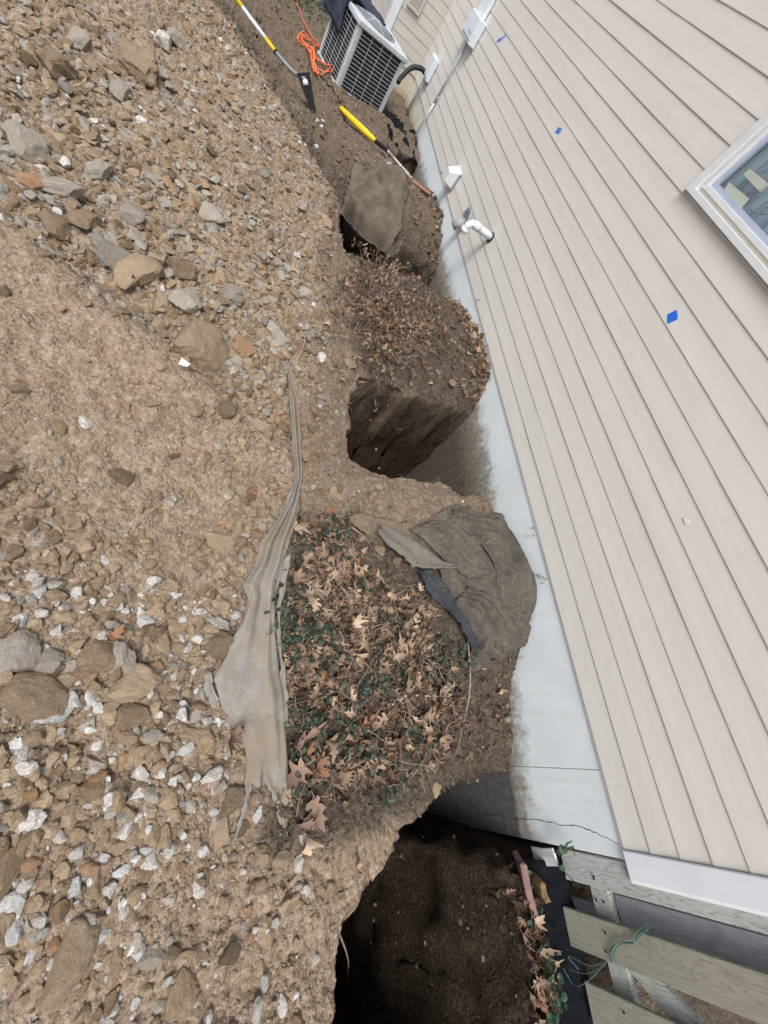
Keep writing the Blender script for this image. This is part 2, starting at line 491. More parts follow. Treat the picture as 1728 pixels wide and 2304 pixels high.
# quick height lookup for everything that is set down on the ground
sx_ = np.concatenate([np.arange(-6, .3, .02), np.arange(.3, 3, .2)]); sy_ = np.concatenate([np.arange(-2.5, 8, .02), np.arange(8, 16, .05)])
SZ_ = terrain_z(*np.meshgrid(sx_, sy_), False)
def _lookup(ax, ay, A, x, y):
    i = np.clip(np.searchsorted(ax, x) - 1, 0, len(ax) - 2); j = np.clip(np.searchsorted(ay, y) - 1, 0, len(ay) - 2)
    u = np.clip((x - ax[i]) / (ax[i+1] - ax[i]), 0, 1); v = np.clip((y - ay[j]) / (ay[j+1] - ay[j]), 0, 1)
    return (A[j, i] * (1 - u) + A[j, i+1] * u) * (1 - v) + (A[j+1, i] * (1 - u) + A[j+1, i+1] * u) * v
def ground_z(x, y, micro=True):
    return _lookup(gx, gy, GZ, x, y) if micro else _lookup(sx_, sy_, SZ_, x, y)
tag(ground, "excavated bare dirt with open pits along the house foundation", None, None, "structure")

# ------------------------------------------------------------------ house
E_ = 0.127           # exposure of one siding course
def siding_mat(name, a, b, streak):
    t = NT(name)
    v = t.map((1, .35, 5))
    f = t.noise(1.6, 5, .6, v)
    c = t.ramp(f, [(.3, a), (.7, b)])
    d = t.ramp(t.noise(9, 6, .7, t.map((1, .5, 1.2))), [(.52, 0.0), (.78, streak)])
    c = t.mix(d, c, (.40, .36, .32))
    sz = t.n("ShaderNodeSeparateXYZ"); t.l(t.co.outputs["Object"], sz.inputs[0])
    low = t.ramp(sz.outputs[2], [(0.0, 1.0), (.34, 0.0)])
    spl = t.math('MULTIPLY', low, t.ramp(t.noise(34, 5, .75), [(.58, 0.0), (.66, .28)]))
    c = t.mix(spl, c, (.27, .21, .15))
    fine = t.ramp(t.noise(70, 3, .6), [(.66, 0.0), (.72, .35)])
    c = t.mix(fine, c, (.72, .69, .64))
    t.color(c)
    t.set(Roughness=.48)
    t.b.inputs["Specular IOR Level"].default_value = .35
    t.bump(t.noise(26, 4, .5, t.map((1, .4, 2))), .12, .004)
    return t.m
M_SIDE = siding_mat("vinyl_siding", (.588, .562, .528), (.642, .616, .58), .14)
M_SIDE2 = siding_mat("vinyl_siding_wing", (.47, .45, .41), (.53, .505, .465), .2)
M_TRIM = noisy("white_trim", (.62, .65, .70), (.70, .72, .76), 5, .45, .06, .002, spec=.4)
M_WHITE = noisy("white_plastic", (.58, .60, .615), (.66, .675, .69), 9, .4, .05, .002, spec=.45)

def foundation_mat():
    t = NT("painted_foundation")
    ob = t.n("ShaderNodeSeparateXYZ"); t.l(t.co.outputs["Object"], ob.inputs[0])
    y, z = ob.outputs[1], ob.outputs[2]
    n = t.noise(3.5, 6, .65); n2 = t.noise(28, 5, .7); n3 = t.noise(8, 6, .72)
    paint = t.ramp(n, [(.3, (.60, .645, .665)), (.7, (.675, .715, .73))])
    chips = t.ramp(n2, [(.68, 0.0), (.74, .55)])
    paint = t.mix(chips, paint, (.70, .74, .77))
    # soil stain left where the ground used to stand
    line = t.math('MINIMUM', t.mad(y, .115, -.5), -.27)
    dd = t.math('ADD', t.math('SUBTRACT', z, line), t.math('ADD', t.mad(n3, .26, -.13), t.mad(n2, .16, -.08)))
    st = t.ramp(t.mad(dd, -2.6, .36), [(.16, 0.0), (.30, .28), (.44, .8), (.7, .97)])
    drip = t.math('MULTIPLY', t.ramp(t.noise(16, 5, .7, t.map((1, 1, .12))), [(.56, 0.0), (.72, .35)]), t.ramp(z, [(.0, 1.0), (.02, 1.0)]))
    paint = t.mix(drip, paint, (.40, .40, .37))
    pit_ = t.ramp(t.noise(85, 3, .6), [(.70, 0.0), (.75, .6)])
    paint = t.mix(pit_, paint, (.34, .33, .31))
    stain = t.ramp(n2, [(.3, (.10, .082, .06)), (.62, (.24, .205, .158)), (.85, (.44, .42, .38))])
    c = t.mix(st, paint, stain)
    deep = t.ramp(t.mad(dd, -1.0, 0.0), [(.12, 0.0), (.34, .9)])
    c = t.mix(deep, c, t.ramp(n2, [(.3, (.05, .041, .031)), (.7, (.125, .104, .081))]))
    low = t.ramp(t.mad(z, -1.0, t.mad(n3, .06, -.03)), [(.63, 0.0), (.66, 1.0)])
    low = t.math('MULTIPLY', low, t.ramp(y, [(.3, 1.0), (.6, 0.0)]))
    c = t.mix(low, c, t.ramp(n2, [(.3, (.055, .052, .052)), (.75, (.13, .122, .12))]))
    # warm stain near the far corner
    far = t.ramp(t.math('MULTIPLY', y, .1), [(.76, 0.0), (.84, .75)])
    c = t.mix(t.math('MULTIPLY', far, t.ramp(n, [(.35, .2), (.6, 1.0)])), c, (.47, .40, .23))
    t.color(c)
    t.set(Roughness=.75)
    t.b.inputs["Specular IOR Level"].default_value = .25
    t.bump(t.math('ADD', t.noise(60, 5, .6), t.math('MULTIPLY', t.noise(7, 4, .5, t.map((1, .3, 1))), .8)), .25, .004)
    return t.m
M_FOUND = foundation_mat()
M_DARK = noisy("dark_gap", (.012, .011, .010), (.03, .027, .024), 30, .95, .2)

house = tag(empty("house", (0, 0, 0)), "beige vinyl sided house wall above a pale blue painted foundation", "house")
fnd = empty("foundation", parent=house)
Y0, Y1 = -.635, 9.8
for a, b in ((Y0, -.2695), (-.267, 2.06), (2.062, Y1)):
    MB().box((0, a, -2.3), (.24, b, .03)).build("concrete_panel", M_FOUND, fnd, bevel=.004)
MB().box((.003, Y0 + .05, -2.3), (.2, Y1 - .05, .02)).build("joint_filler", noisy("joint_filler", (.26, .26, .25), (.34, .34, .33), 20, .9, .1), fnd)
ck = [(-.548,-1.0),(-.545,-.87),(-.54,-.757),(-.549,-.70),(-.543,-.639),(-.536,-.56),(-.528,-.47),(-.536,-.43),(-.53,-.381),(-.539,-.33),(-.534,-.287),(-.529,-.24),(-.536,-.196),(-.545,-.136),(-.555,-.11),(-.561,-.08),(-.573,-.04),(-.580,-.004)]
pts = []
for (ya, za), (yb, zb) in zip(ck, ck[1:]):
    for k in range(4):
        t_ = k / 4
        pts.append((ya + (yb - ya) * t_ + random.uniform(-.0035, .0035), za + (zb - za) * t_))
pts.append(ck[-1])
V, F = [], []
for i, (y, z) in enumerate(pts):
    w = random.uniform(.0006, .002)
    V += [(-.0012, y - w, z), (-.0012, y + w, z), (.002, y + w, z), (.002, y - w, z)]
    if i: F += [(4*i-4, 4*i-3, 4*i+1, 4*i), (4*i-3, 4*i-2, 4*i+2, 4*i+1), (4*i-1, 4*i-4, 4*i, 4*i+3)]
mk("crack", V, F, M_DARK, fnd)

siding = empty("siding", parent=house)
def course(z0, ya, yb, parent, mat, proud=0.0, top=None, axis_x=False, x0=0.0, s=1.0):
    zt = z0 + E_ + .01 if top is None else top
    k = (zt - z0) / (E_ + .01)
    prof = [(.003, z0 + .001), (-.0080, z0 - .0005), (-.0105, z0 + .003), (-.0105, z0 + .008), (-.0100, z0 + .02), (-.0084, z0 + .055), (-.0058 - .0045 * (1 - k), zt), (.004, zt)]
    if top is not None:
        prof = [(a, min(b, top)) for a, b in prof]
    n = max(2, int((yb - ya) / .12))
    V, F = [], []
    m = len(prof)
    for i in range(n + 1):
        y = ya + (yb - ya) * i / n
        wv = .0016 * float(vnoise(y * 1.7, z0 * 40, 5)) + .0008 * float(vnoise(y * 6, z0 * 30, 6))
        for j, (x, z) in enumerate(prof):
            xx = (x + wv - proud) * s
            V.append((xx + x0, y, z + .0008 * float(vnoise(y * .8, z0 * 9, 8))) if not axis_x else (y, xx + x0, z))
    for i in range(n):
        for j in range(m - 1):
            f = (i*m + j, (i+1)*m + j, (i+1)*m + j + 1, i*m + j + 1)
            F.append(f if not axis_x else f[::-1])
    F.append(tuple(range(m))); F.append(tuple(n*m + j for j in range(m - 1, -1, -1)))
    return mk("siding_board", V, F, mat, parent, smooth=False)
WY0, WY1, WZ0, WZ1 = 1.5, 2.694, 1.545, 2.86
for i in range(25):
    z0 = i * E_
    r = random.Random(i * 7 + 3)
    seam = r.uniform(.3, 3.2) if i != 3 else .66
    if i in (2, 3): seam = .63 + .01 * i
    cuts = [-.59, seam, seam + 3.6, seam + 7.2, 9.8]
    cuts = [c for c in cuts if c <= 9.8]
    if cuts[-1] < 9.8: cuts.append(9.8)
    for j, (a, b) in enumerate(zip(cuts, cuts[1:])):
        bb = b + (.03 if b < 9.7 else -.002)
        pr = .0012 if j % 2 == 0 else 0.0
        if z0 + E_ <= WZ0 + .003 or z0 >= WZ1:
            course(z0, a, bb, siding, M_SIDE, pr)
        else:
            for p, q in ((a, min(bb, WY0 - .012)), (max(a, WY1 + .014), bb)):
                if q - p > .03: course(z0, p, q, siding, M_SIDE, pr)
            if z0 < WZ0:
                p, q = max(a, WY0 - .012), min(bb, WY1 + .014)
                if q - p > .03: course(z0, p, q, siding, M_SIDE, pr, top=WZ0 - .004)
starter = MB().box((-.006, -.59, -.012), (.001, 9.79, .004)).build("starter_strip", M_SIDE, house)

# body of the house behind the siding, open at the window
bodyM = noisy("sheathing", (.3, .29, .27), (.36, .34, .32), 4, .9, .1)
m = MB()
for a, b in (((.02, -.6, .03), (.16, 9.8, WZ0 + .01)), ((.02, -.6, WZ1 - .01), (.16, 9.8, 3.2)), ((.02, -.6, WZ0 + .01), (.16, WY0 + .01, WZ1 - .01)), ((.02, WY1 - .01, WZ0 + .01), (.16, 9.8, WZ1 - .01)),
             ((.24, -.6, -.3), (5, -.45, 3.2))):
    m.box(a, b)
m.build("wall_body", bodyM, house)
m = MB()                                # corner post, with a rounded outer edge
prof = [(.09, -.592), (-.018, -.592), (-.022, -.597), (-.022, -.70), (-.018, -.712), (-.006, -.718), (.09, -.718)]
V = [(x, y, z) for z in (.002, 3.2) for x, y in prof]
n = len(prof)
F = [tuple(range(n - 1, -1, -1)), tuple(range(n, 2 * n))] + [(k, (k + 1) % n, n + (k + 1) % n, n + k) for k in range(n)]
mk("corner_trim", V, F, M_TRIM, house)

# window
win = empty("window", (0, 0, 0), parent=house)
def ring(name, y0, y1, z0, z1, wl, wb, xa, xb, mat, parent, bevel=.003):
    """a picture frame of four mitreless bars"""
    m = MB()
    m.box((xa, y1 - wl, z0), (xb, y1, z1)); m.box((xa, y0, z0), (xb, y0 + wl, z1))
    m.box((xa + .0015, y0 + wl, z0), (xb, y1 - wl, z0 + wb)); m.box((xa + .0015, y0 + wl, z1 - wb), (xb, y1 - wl, z1))
    return m.build(name, mat, parent, bevel=bevel)
M_CREAM = noisy("cream_track", (.60, .55, .46), (.68, .63, .54), 6, .6, .05)
M_LILAC = noisy("jchannel", (.50, .47, .47), (.56, .54, .54), 6, .5, .05)
ring("j_channel", WY0 - .012, WY1 + .012, WZ0 - .012, WZ1 + .012, .013, .012, -.02, .02, M_LILAC, win, .002)
ring("frame", WY0, WY1, WZ0, WZ1, .060, .034, -.034, .05, M_WHITE, win)
ring("track", WY0 + .060, WY1 - .060, WZ0 + .034, WZ1 - .034, .012, .020, -.006, .05, M_CREAM, win, .001)
ring("sash", WY0 + .072, WY1 - .072, WZ0 + .054, WZ1 - .054, .020, .028, -.016, .04, M_WHITE, win)
M_GASK = noisy("blue_grey_sash", (.33, .37, .47), (.40, .44, .54), 6, .5, .05)
ring("inner_sash", WY0 + .092, WY1 - .092, WZ0 + .082, WZ1 - .082, .014, .028, .004, .04, M_GASK, win, .001)
def glass_mat():
    t = NT("window_glass"); t.t.nodes.remove(t.b)
    g = t.n("ShaderNodeBsdfGlossy"); g.inputs["Roughness"].default_value = .02
    tr = t.n("ShaderNodeBsdfTransparent"); tr.inputs[0].default_value = (.86, .92, .95, 1)
    lw = t.n("ShaderNodeLayerWeight"); lw.inputs[0].default_value = .5
    fac = t.mad(t.math('POWER', lw.outputs["Facing"], 3.0), .8, .07)
    mx = t.n("ShaderNodeMixShader")
    t.l(fac, mx.inputs[0]); t.l(tr.outputs[0], mx.inputs[1]); t.l(g.outputs[0], mx.inputs[2]); t.l(mx.outputs[0], t.out.inputs[0])
    return t.m
mk("pane", [(.024, WY0 + .1, WZ0 + .09), (.024, WY1 - .1, WZ0 + .09), (.024, WY1 - .1, WZ1 - .09), (.024, WY0 + .1, WZ1 - .09)], [(0, 3, 2, 1)], glass_mat(), win)
# net curtain just behind the pane with a stitched vine
M_CURT = noisy("curtain", (.22, .27, .30), (.32, .37, .41), 30, .9, .2, .003, stretch=(1, 1, .15))
V, F = [], []
ny_, nz_ = 90, 8
for i in range(ny_ + 1):
    y = WY0 + (WY1 - WY0) * i / ny_
    for j in range(nz_ + 1):
        V.append((.075 + .008 * math.sin(y * 55) + .004 * math.sin(y * 131 + j), y, WZ0 + (WZ1 - WZ0) * j / nz_))
for i in range(ny_):
    for j in range(nz_):
        F.append((i*(nz_+1)+j, i*(nz_+1)+j+1, (i+1)*(nz_+1)+j+1, (i+1)*(nz_+1)+j))
cur = mk("curtain", V, F, M_CURT, win, True)
M_LINE = noisy("stitch", (.07, .09, .12), (.11, .13, .16), 30, .9, 0)
m = MB()
r = random.Random(5)
for k in range(46):
    cy, cz = r.uniform(WY0 + .12, WY1 - .13), r.uniform(WZ0 + .1, WZ0 + .62)
    a0 = r.uniform(0, 6.28)
    L = r.uniform(.035, .06)
    for s_ in (-1, 1):
        p = []
        for q in range(9):
            u = q / 8
            w_ = math.sin(u * math.pi) * L * .28 * s_
            p.append((.06, cy + math.cos(a0) * L * u - math.sin(a0) * w_, cz + math.sin(a0) * L * u + math.cos(a0) * w_))
        m.tube(p, .0015, 4, False)
    m.tube([(.06, cy, cz), (.06, cy - math.cos(a0) * .05, cz - math.sin(a0) * .05 + .01)], .0009, 4, False)
m.build("curtain_vine", M_LINE, win)
M_PAPER = noisy("pale_strip_mat", (.62, .57, .43), (.74, .69, .55), 14, .8, .2)  # two pale slanted strips set just behind the pane
for P in (((2.53, 1.645), (2.56, 1.69), (2.36, 1.70), (2.335, 1.64)), ((2.53, 1.745), (2.53, 1.775), (2.345, 1.78), (2.345, 1.742))):
    V = [(.040, y, z) for y, z in P] + [(.044, y, z) for y, z in P]
    mk("pale_strip", V, [(3,2,1,0),(4,5,6,7),(0,1,5,4),(1,2,6,5),(2,3,7,6),(3,0,4,7)], M_PAPER, win)

# far wing: a wall square to the long one, with its own courses and corner board
wing = empty("wing", parent=house)
for i in range(20):
    course(i * E_, -.66, -.006, wing, M_SIDE2, 0, axis_x=True, x0=9.8, s=1.0)
    course(i * E_, 9.9, 14.0, wing, M_SIDE2, 0, x0=-.77, s=1.0)
MB().box((-.765, 9.803, -2.0), (0, 14, .03)).build("wing_foundation", M_FOUND, wing)
MB().box((-.785, 9.775, 0), (-.665, 9.9, 2.55)).build("corner_board", M_TRIM, wing, bevel=.004)
MB().box((-.76, 9.81, .03), (-.0, 13.9, 2.54)).build("wing_body", bodyM, wing)
MB().box((-.028, 9.772, 0), (-.004, 9.797, 3.0)).build("inside_corner_trim", M_SIDE2, wing)
lv = empty("louver_vent", parent=wing)
m = MB()
for a, b in (((-.60, 9.76, .57), (-.575, 9.79, .83)), ((-.405, 9.76, .57), (-.38, 9.79, .83)), ((-.575, 9.761, .57), (-.405, 9.79, .595)), ((-.575, 9.761, .805), (-.405, 9.79, .83))):
    m.box(a, b)
m.build("louver_frame", M_SIDE2, lv)
for k in range(8):
    z = .60 + k * .026
    MB().hexa([(-.575, 9.765, z), (-.405, 9.765, z), (-.405, 9.785, z + .016), (-.575, 9.785, z + .016), (-.575, 9.765, z + .004), (-.405, 9.765, z + .004), (-.405, 9.785, z + .02), (-.575, 9.785, z + .02)]).build("louver_slat", M_SIDE2, lv)

# ------------------------------------------------------------------ things fixed to the wall
M_TAPE = noisy("blue_tape", (.012, .10, .55), (.02, .16, .68), 40, .6, .2, .001)
M_TAPE2 = noisy("faded_blue_tape", (.06, .15, .50), (.09, .20, .60), 40, .6, .2, .001)
def tape(pts, mat, label):
    xs = []
    for y, z in pts:
        k = (z % E_) / E_
        xs.append(-.0128 + .0065 * k)
    V = [(x, y, z) for x, (y, z) in zip(xs, pts)] + [(x + .0008, y, z) for x, (y, z) in zip(xs, pts)]
    n = len(pts)
    F = [tuple(range(n)), tuple(range(2*n-1, n-1, -1))] + [(k, n + k, n + (k+1) % n, (k+1) % n) for k in range(n)]
    tag(mk("tape_piece", V, F, mat), label, "tape", "blue tape marks on siding")
tape([(2.0,1.176),(1.989,1.221),(1.955,1.214),(1.928,1.203),(1.935,1.17),(1.942,1.155)], M_TAPE, "bright blue tape square on the siding below the window, largest of three")
tape([(4.494,1.176),(4.48,1.19),(4.496,1.216),(4.45,1.224),(4.406,1.234),(4.412,1.221),(4.40,1.19)], M_TAPE2, "blue tape square on siding midway between window and white meter box")
tape([(7.06,1.165),(7.04,1.20),(6.97,1.215),(6.90,1.27),(6.885,1.255),(6.93,1.20),(6.99,1.168)], M_TAPE2, "small torn blue tape strip highest along siding near the meter box")
mk("paint_chip", [(-.0135, .835, .815), (-.0135, .80, .812), (-.0125, .795, .828), (-.0125, .826, .833), (-.0115, .835, .815), (-.0115, .80, .812), (-.0105, .795, .828), (-.0105, .826, .833)],
   [(0,1,2,3),(7,6,5,4),(0,4,5,1),(1,5,6,2),(2,6,7,3),(3,7,4,0)], M_WHITE)
tag(bpy.data.objects["paint_chip"], "tiny white scuff chip stuck on the siding", "chip")

M_GALV = noisy("galvanised", (.34, .38, .42), (.46, .50, .54), 20, .42, .1, .001, metallic=.55)
M_BOX = noisy("box_white", (.58, .64, .70), (.68, .73, .78), 6, .4, .05, .002, spec=.45)
M_BLK = noisy("black_rubber", (.012, .012, .014), (.03, .03, .034), 30, .6, .4, .003)
# meter box and conduit
mb = tag(empty("meter_box", (0, 8.0, .92)), "white electrical box high on siding with conduit running down", "electrical box")
def lbox(name, a, b, mat, parent, bevel=0):
    ox = parent.location
    return MB().box([a[i] - ox[i] for i in range(3)], [b[i] - ox[i] for i in range(3)]).build(name, mat, parent, bevel=bevel)
lbox("enclosure", (-.115, 7.66, .92), (-.018, 8.2, 1.165), M_BOX, mb, .008)
lbox("cover", (-.128, 7.67, .955), (-.1155, 8.19, 1.16), M_BOX, mb, .004)
lbox("riser", (-.07, 7.84, 1.166), (-.018, 8.18, 2.6), M_BOX, mb, .004)
m = MB()
r = random.Random(3)
for k, (y0_, z0_) in enumerate(((7.74, .985), (7.78, .99), (7.83, .985), (7.87, .99))):
    p = [(-.1292, y0_ + r.uniform(-.015, .015) - 8.0, z0_ + q * .011 - .92 + r.uniform(-.004, .004)) for q in range(4)]
    m.tube([(p_[0], p_[1], p_[2]) for p_ in p], .002, 4)
m.build("marker_scribble", M_DARK, mb)
MB().tube([(-.04, .0 - .03, .0), (-.04, -.03, -.4), (-.045, -.035, -.68)], .0125, 10).tube([(-.04, -.03, -.68), (-.06, -.04, -.95), (-.07, -.05, -1.3)], .013, 10).build("conduit", M_GALV, mb, True)
MB().tube([(-.04, -.03, -.62), (-.04, -.03, -.70)], .018, 10).build("coupling", M_GALV, mb, True)
# disconnect box
db = tag(empty("disconnect_box", (0, 9.1, .19)), "small pale electrical box low on siding beside the inside corner", "electrical box")
lbox("enclosure", (-.085, 8.84, .20), (-.018, 9.16, .47), M_BOX, db, .008)
lbox("cover", (-.098, 8.85, .235), (-.0855, 9.15, .465), M_BOX, db, .004)
MB().tube([(-.05, -.1, .012), (-.05, -.1, -.15), (-.06, -.12, -.5)], .011, 8).tube([(-.05, .0, .012), (-.05, .0, -.15), (-.06, .0, -.5)], .009, 8).build("conduit", M_GALV, db, True)
pts = spline([(-.05, -.02, .04), (-.16, -.03, .05), (-.30, -.06, -.02), (-.40, -.16, -.17), (-.44, -.30, -.22)], 8)
V, F = tube(pts, [.032 + .003 * (k % 2) for k in range(len(pts))], 10)
mk("insulated_line", V, F, M_BLK, db, True)

# white tapered exhaust hood
vh = tag(empty("vent_hood", (0, 5.8, .17)), "white tapered plastic vent hood at the bottom of the siding", "vent")
o3 = (0, 5.8, .17)
def rel(P, o=o3): return [tuple(p[i] - o[i] for i in range(3)) for p in P]
A = [(-.017, 5.70, .075), (-.017, 5.91, .075), (-.017, 5.91, .275), (-.017, 5.70, .275)]
B = [(-.155, 5.725, .10), (-.155, 5.86, .10), (-.155, 5.86, .20), (-.155, 5.725, .20)]
V = rel(A + B); F = [(4,5,6,7)[::-1], (1,2,6,5), (2,3,7,6), (3,0,4,7), (0,1,5,4)]
mk("hood", V, F, M_WHITE, vh).modifiers.new("bevel", 'BEVEL').width = .008
MB().box((-.022, -.112, -.105), (-.0172, .122, .118)).build("wall_plate", M_WHITE, vh, bevel=.002)
for k in range(9):
    z = .085 + k * .020 - .17
    MB().box((-.034 - .004 * (k % 2), -.116, z), (-.019, -.101, z + .011)).build("louver_tooth", M_GALV, vh)
MB().tube([(-.15, .06, -.05), (-.19, .07, -.06), (-.20, .075, -.075)], .004, 6).build("latch_wire", M_BLK, vh)

# white pvc exhaust with an elbow
pv = tag(empty("exhaust_pipe", (0, 4.2, .35)), "white pvc exhaust pipe with a downturned elbow sticking out of siding", "pipe")
pts = [(0.02, 0, 0), (-.10, 0, .0), (-.23, 0, .0)] + [(-.23 - .06 * math.sin(a), .0, -.06 + .06 * math.cos(a)) for a in [k * math.pi / 2 / 7 for k in range(1, 8)]] + [(-.29, 0, -.10)]
V, F = tube(pts, .033, 20)
mk("pipe", V, F, M_WHITE, pv, True)
MB().tube([(-.168, 0, 0), (-.235, 0, 0)], .038, 20).build("elbow_hub", M_WHITE, pv, True)
MB().tube([(-.29, 0, -.065), (-.29, 0, -.105)], .038, 20).build("elbow_mouth", M_WHITE, pv, True)
MB().tube([(-.012, 0, 0), (-.022, 0, 0)], .046, 20).build("hole_shadow_ring", M_DARK, pv, True)  # dark ring standing in for the hole and its shadow round the pipe
# grey round flap vent
M_GREYP = noisy("grey_plastic", (.24, .25, .27), (.34, .35, .37), 12, .6, .1)
fv = tag(empty("flap_vent", (-.02, 4.86, .17)), "grey round louvred vent with a raised flap beside the white pvc pipe", "vent")
MB().tube([(0, 0, 0), (-.02, 0, 0)], .085, 20).build("flange", M_GREYP, fv, True)
V = [(-.021, 0, 0)]; F = []
for k in range(13):
    a = math.radians(-10 + 200 * k / 12)
    V.append((-.05 - .05 * math.sin(a) if 0 else -.035, .095 * math.cos(a), .10 * math.sin(a)))
for k in range(12): F.append((0, k + 1, k + 2))
f_ = mk("raised_flap", V, F, M_GREYP, fv); f_.modifiers.new("solid", 'SOLIDIFY').thickness = .006
MB().tube([(-.02, -.02, -.04), (-.07, -.03, -.07), (-.10, -.03, -.13)], [.05, .045, .04], 14).build("spout", M_GREYP, fv, True)
for k in range(6):
    MB().box((-.045, -.07, .015 + k * .013), (-.038, .07, .02 + k * .013)).build("louver_slat", M_GALV, fv)
# leaves of siding debris: a bent nail hook
tag(MB().tube(spline([(-.016, 3.62, .015), (-.03, 3.61, .03), (-.03, 3.60, .045), (-.017, 3.595, .05)], 4), .003, 6).build("wire_hook", M_DARK), "small dark bent wire hook at the bottom edge of siding", "hook")

# ------------------------------------------------------------------ air conditioner
M_ACG = noisy("ac_grey_paint", (.40, .43, .46), (.50, .53, .56), 8, .45, .05, .002, spec=.4)
M_COIL = noisy("ac_coil", (.012, .014, .018), (.03, .034, .04), 90, .6, .5, .004, stretch=(1, 1, .2))
M_WIRE = noisy("ac_wire", (.45, .48, .52), (.56, .6, .64), 20, .4, 0)
AW, AD, AH = .80, .80, .72
ac = tag(empty("air_conditioner", (-1.35, 7.86, -.38), (0, 0, math.radians(21))), "grey square outdoor air conditioner with wire grilles beside the house", "air conditioner")
MB().box((.02, .02, .03), (AW - .02, AD - .02, AH - .06)).build("coil", M_COIL, ac)
for cx_, cy_ in ((0, 0), (AW - .06, 0), (0, AD - .06), (AW - .06, AD - .06)):
    MB().box((cx_, cy_, 0), (cx_ + .06, cy_ + .06, AH - .06)).build("corner_post", M_ACG, ac, bevel=.008)
MB().box((-.012, -.012, -.05), (AW + .012, AD + .012, .028)).build("base_pan", M_ACG, ac, bevel=.006)
MB().tube([(AW - .03, .03, -.12), (AW - .03, .03, -.05)], .035, 10).build("foot", M_ACG, ac)
MB().box((-.02, -.02, AH - .062), (AW + .02, AD + .02, AH)).build("lid", M_ACG, ac, bevel=.014)
def grille(name, side):
    m = MB()
    L = AW if side in "fb" else AD
    def P(u, z):
        return {"f": (u, -.004, z), "l": (-.004, u, z), "r": (AW + .004, u, z)}[side]
    for k in range(1, 15):
        z = .035 + (AH - .10) * k / 15
        m.tube([P(.055, z), P(L - .055, z)], .0021, 5)
    for k in range(5):
        u = .062 + (L - .124) * k / 4
        m.tube([P(u, .02), P(u, AH - .065)], .0024, 5)
    return m.build(name, M_WIRE, ac)
for s_ in "flr": grille("wire_grille", s_)
fg = empty("fan_guard", (AW / 2, AD / 2, AH), parent=ac)
for k in range(1, 9):
    rr = .04 * k
    MB().tube([(rr * math.cos(a), rr * math.sin(a), .012 + .03 * (1 - (k / 8) ** 2)) for a in [2 * math.pi * q / 32 for q in range(33)]], .003, 5, False).build("guard_ring", M_WIRE, fg)
m = MB()
for k in range(8):
    a = math.pi * k / 4
    m.tube([(.03 * math.cos(a), .03 * math.sin(a), .044), (.33 * math.cos(a), .33 * math.sin(a), .006)], .004, 5)
m.build("guard_spoke", M_WIRE, fg)
MB().tube([(0, 0, .001), (0, 0, .003)], .32, 32).build("fan_opening", M_COIL, fg)

def cloth(name, grid, mat, parent=None, thick=.004, smooth=True, sub=0):
    """grid[i][j] of points"""
    a, b = len(grid), len(grid[0])
    V = [p for row in grid for p in row]
    F = [(i*b + j, i*b + j + 1, (i+1)*b + j + 1, (i+1)*b + j) for i in range(a - 1) for j in range(b - 1)]
    o = mk(name, V, F, mat, parent, smooth)
    if thick:
        s = o.modifiers.new("solid", 'SOLIDIFY'); s.thickness = thick; s.offset = 0
    if sub:
        o.modifiers.new("sub", 'SUBSURF').render_levels = sub
    return o

M_NAVY = noisy("navy_cloth", (.014, .018, .032), (.045, .055, .085), 9, .9, .6, .01)
ca, sa = math.cos(math.radians(21)), math.sin(math.radians(21))
def acw(x, y, z): return (-1.35 + x * ca - y * sa, 7.86 + x * sa + y * ca, -.38 + z)
G = []
for i in range(30):
    u = i / 29
    row = []
    for j in range(30):
        v = j / 29
        x = -.24 + .76 * u; y = .30 + .62 * v + .10 * math.sin(u * 3)
        n_ = float(fbm(u * 4, v * 4, 51, 4))
        puff = .085 * (math.sin(math.pi * min(1, u * 1.02)) * math.sin(math.pi * v)) ** .5
        if x < -.03:
            z = AH + .02 - (-.03 - x) * 1.5; xx = -.05 - .03 * n_
        else:
            z = AH + .035 + puff + .05 * n_; xx = x
        row.append(acw(xx, y + .05 * float(fbm(u * 3 + 9, v * 3, 52, 3)), z))
    G.append(row)
tag(cloth("jacket", G, M_NAVY, thick=.02), "dark navy jacket draped over the back corner of the air conditioner", "jacket")

# ------------------------------------------------------------------ cord, cable, tools
M_ORANGE = noisy("orange_cord", (.60, .12, .045), (.72, .19, .08), 30, .5, .1)
def on_ground(P, off): return [(x, y, float(ground_z(x, y, False)) + off) for x, y, *_ in P]
cord = tag(empty("extension_cord", (-1.6, 7.2, -.35)), "coiled orange extension cord on the dirt beside the air conditioner", "cord")
def add_cord(P, name, off=.02, r_=.0075, mat=M_ORANGE, parent=cord):
    o = parent.location
    pts = spline([tuple(p) for p in P], 8)
    pts = [(p[0] - o[0], p[1] - o[1], max(p[2], float(ground_z(p[0], p[1]))) - o[2] + off + .012 * float(vnoise(k * .6, 3.1, 70))) for k, p in enumerate(pts)]
    V, F = tube(pts, r_, 6)
    return mk(name, V, F, mat, parent, True)
add_cord([(-2.1002, 10.2735, -0.4313), (-1.942, 9.5598, -0.3987), (-1.7804, 9.1638, -0.3931), (-1.607, 8.986, -0.402), (-1.44, 8.801, -0.3968)], "lead")
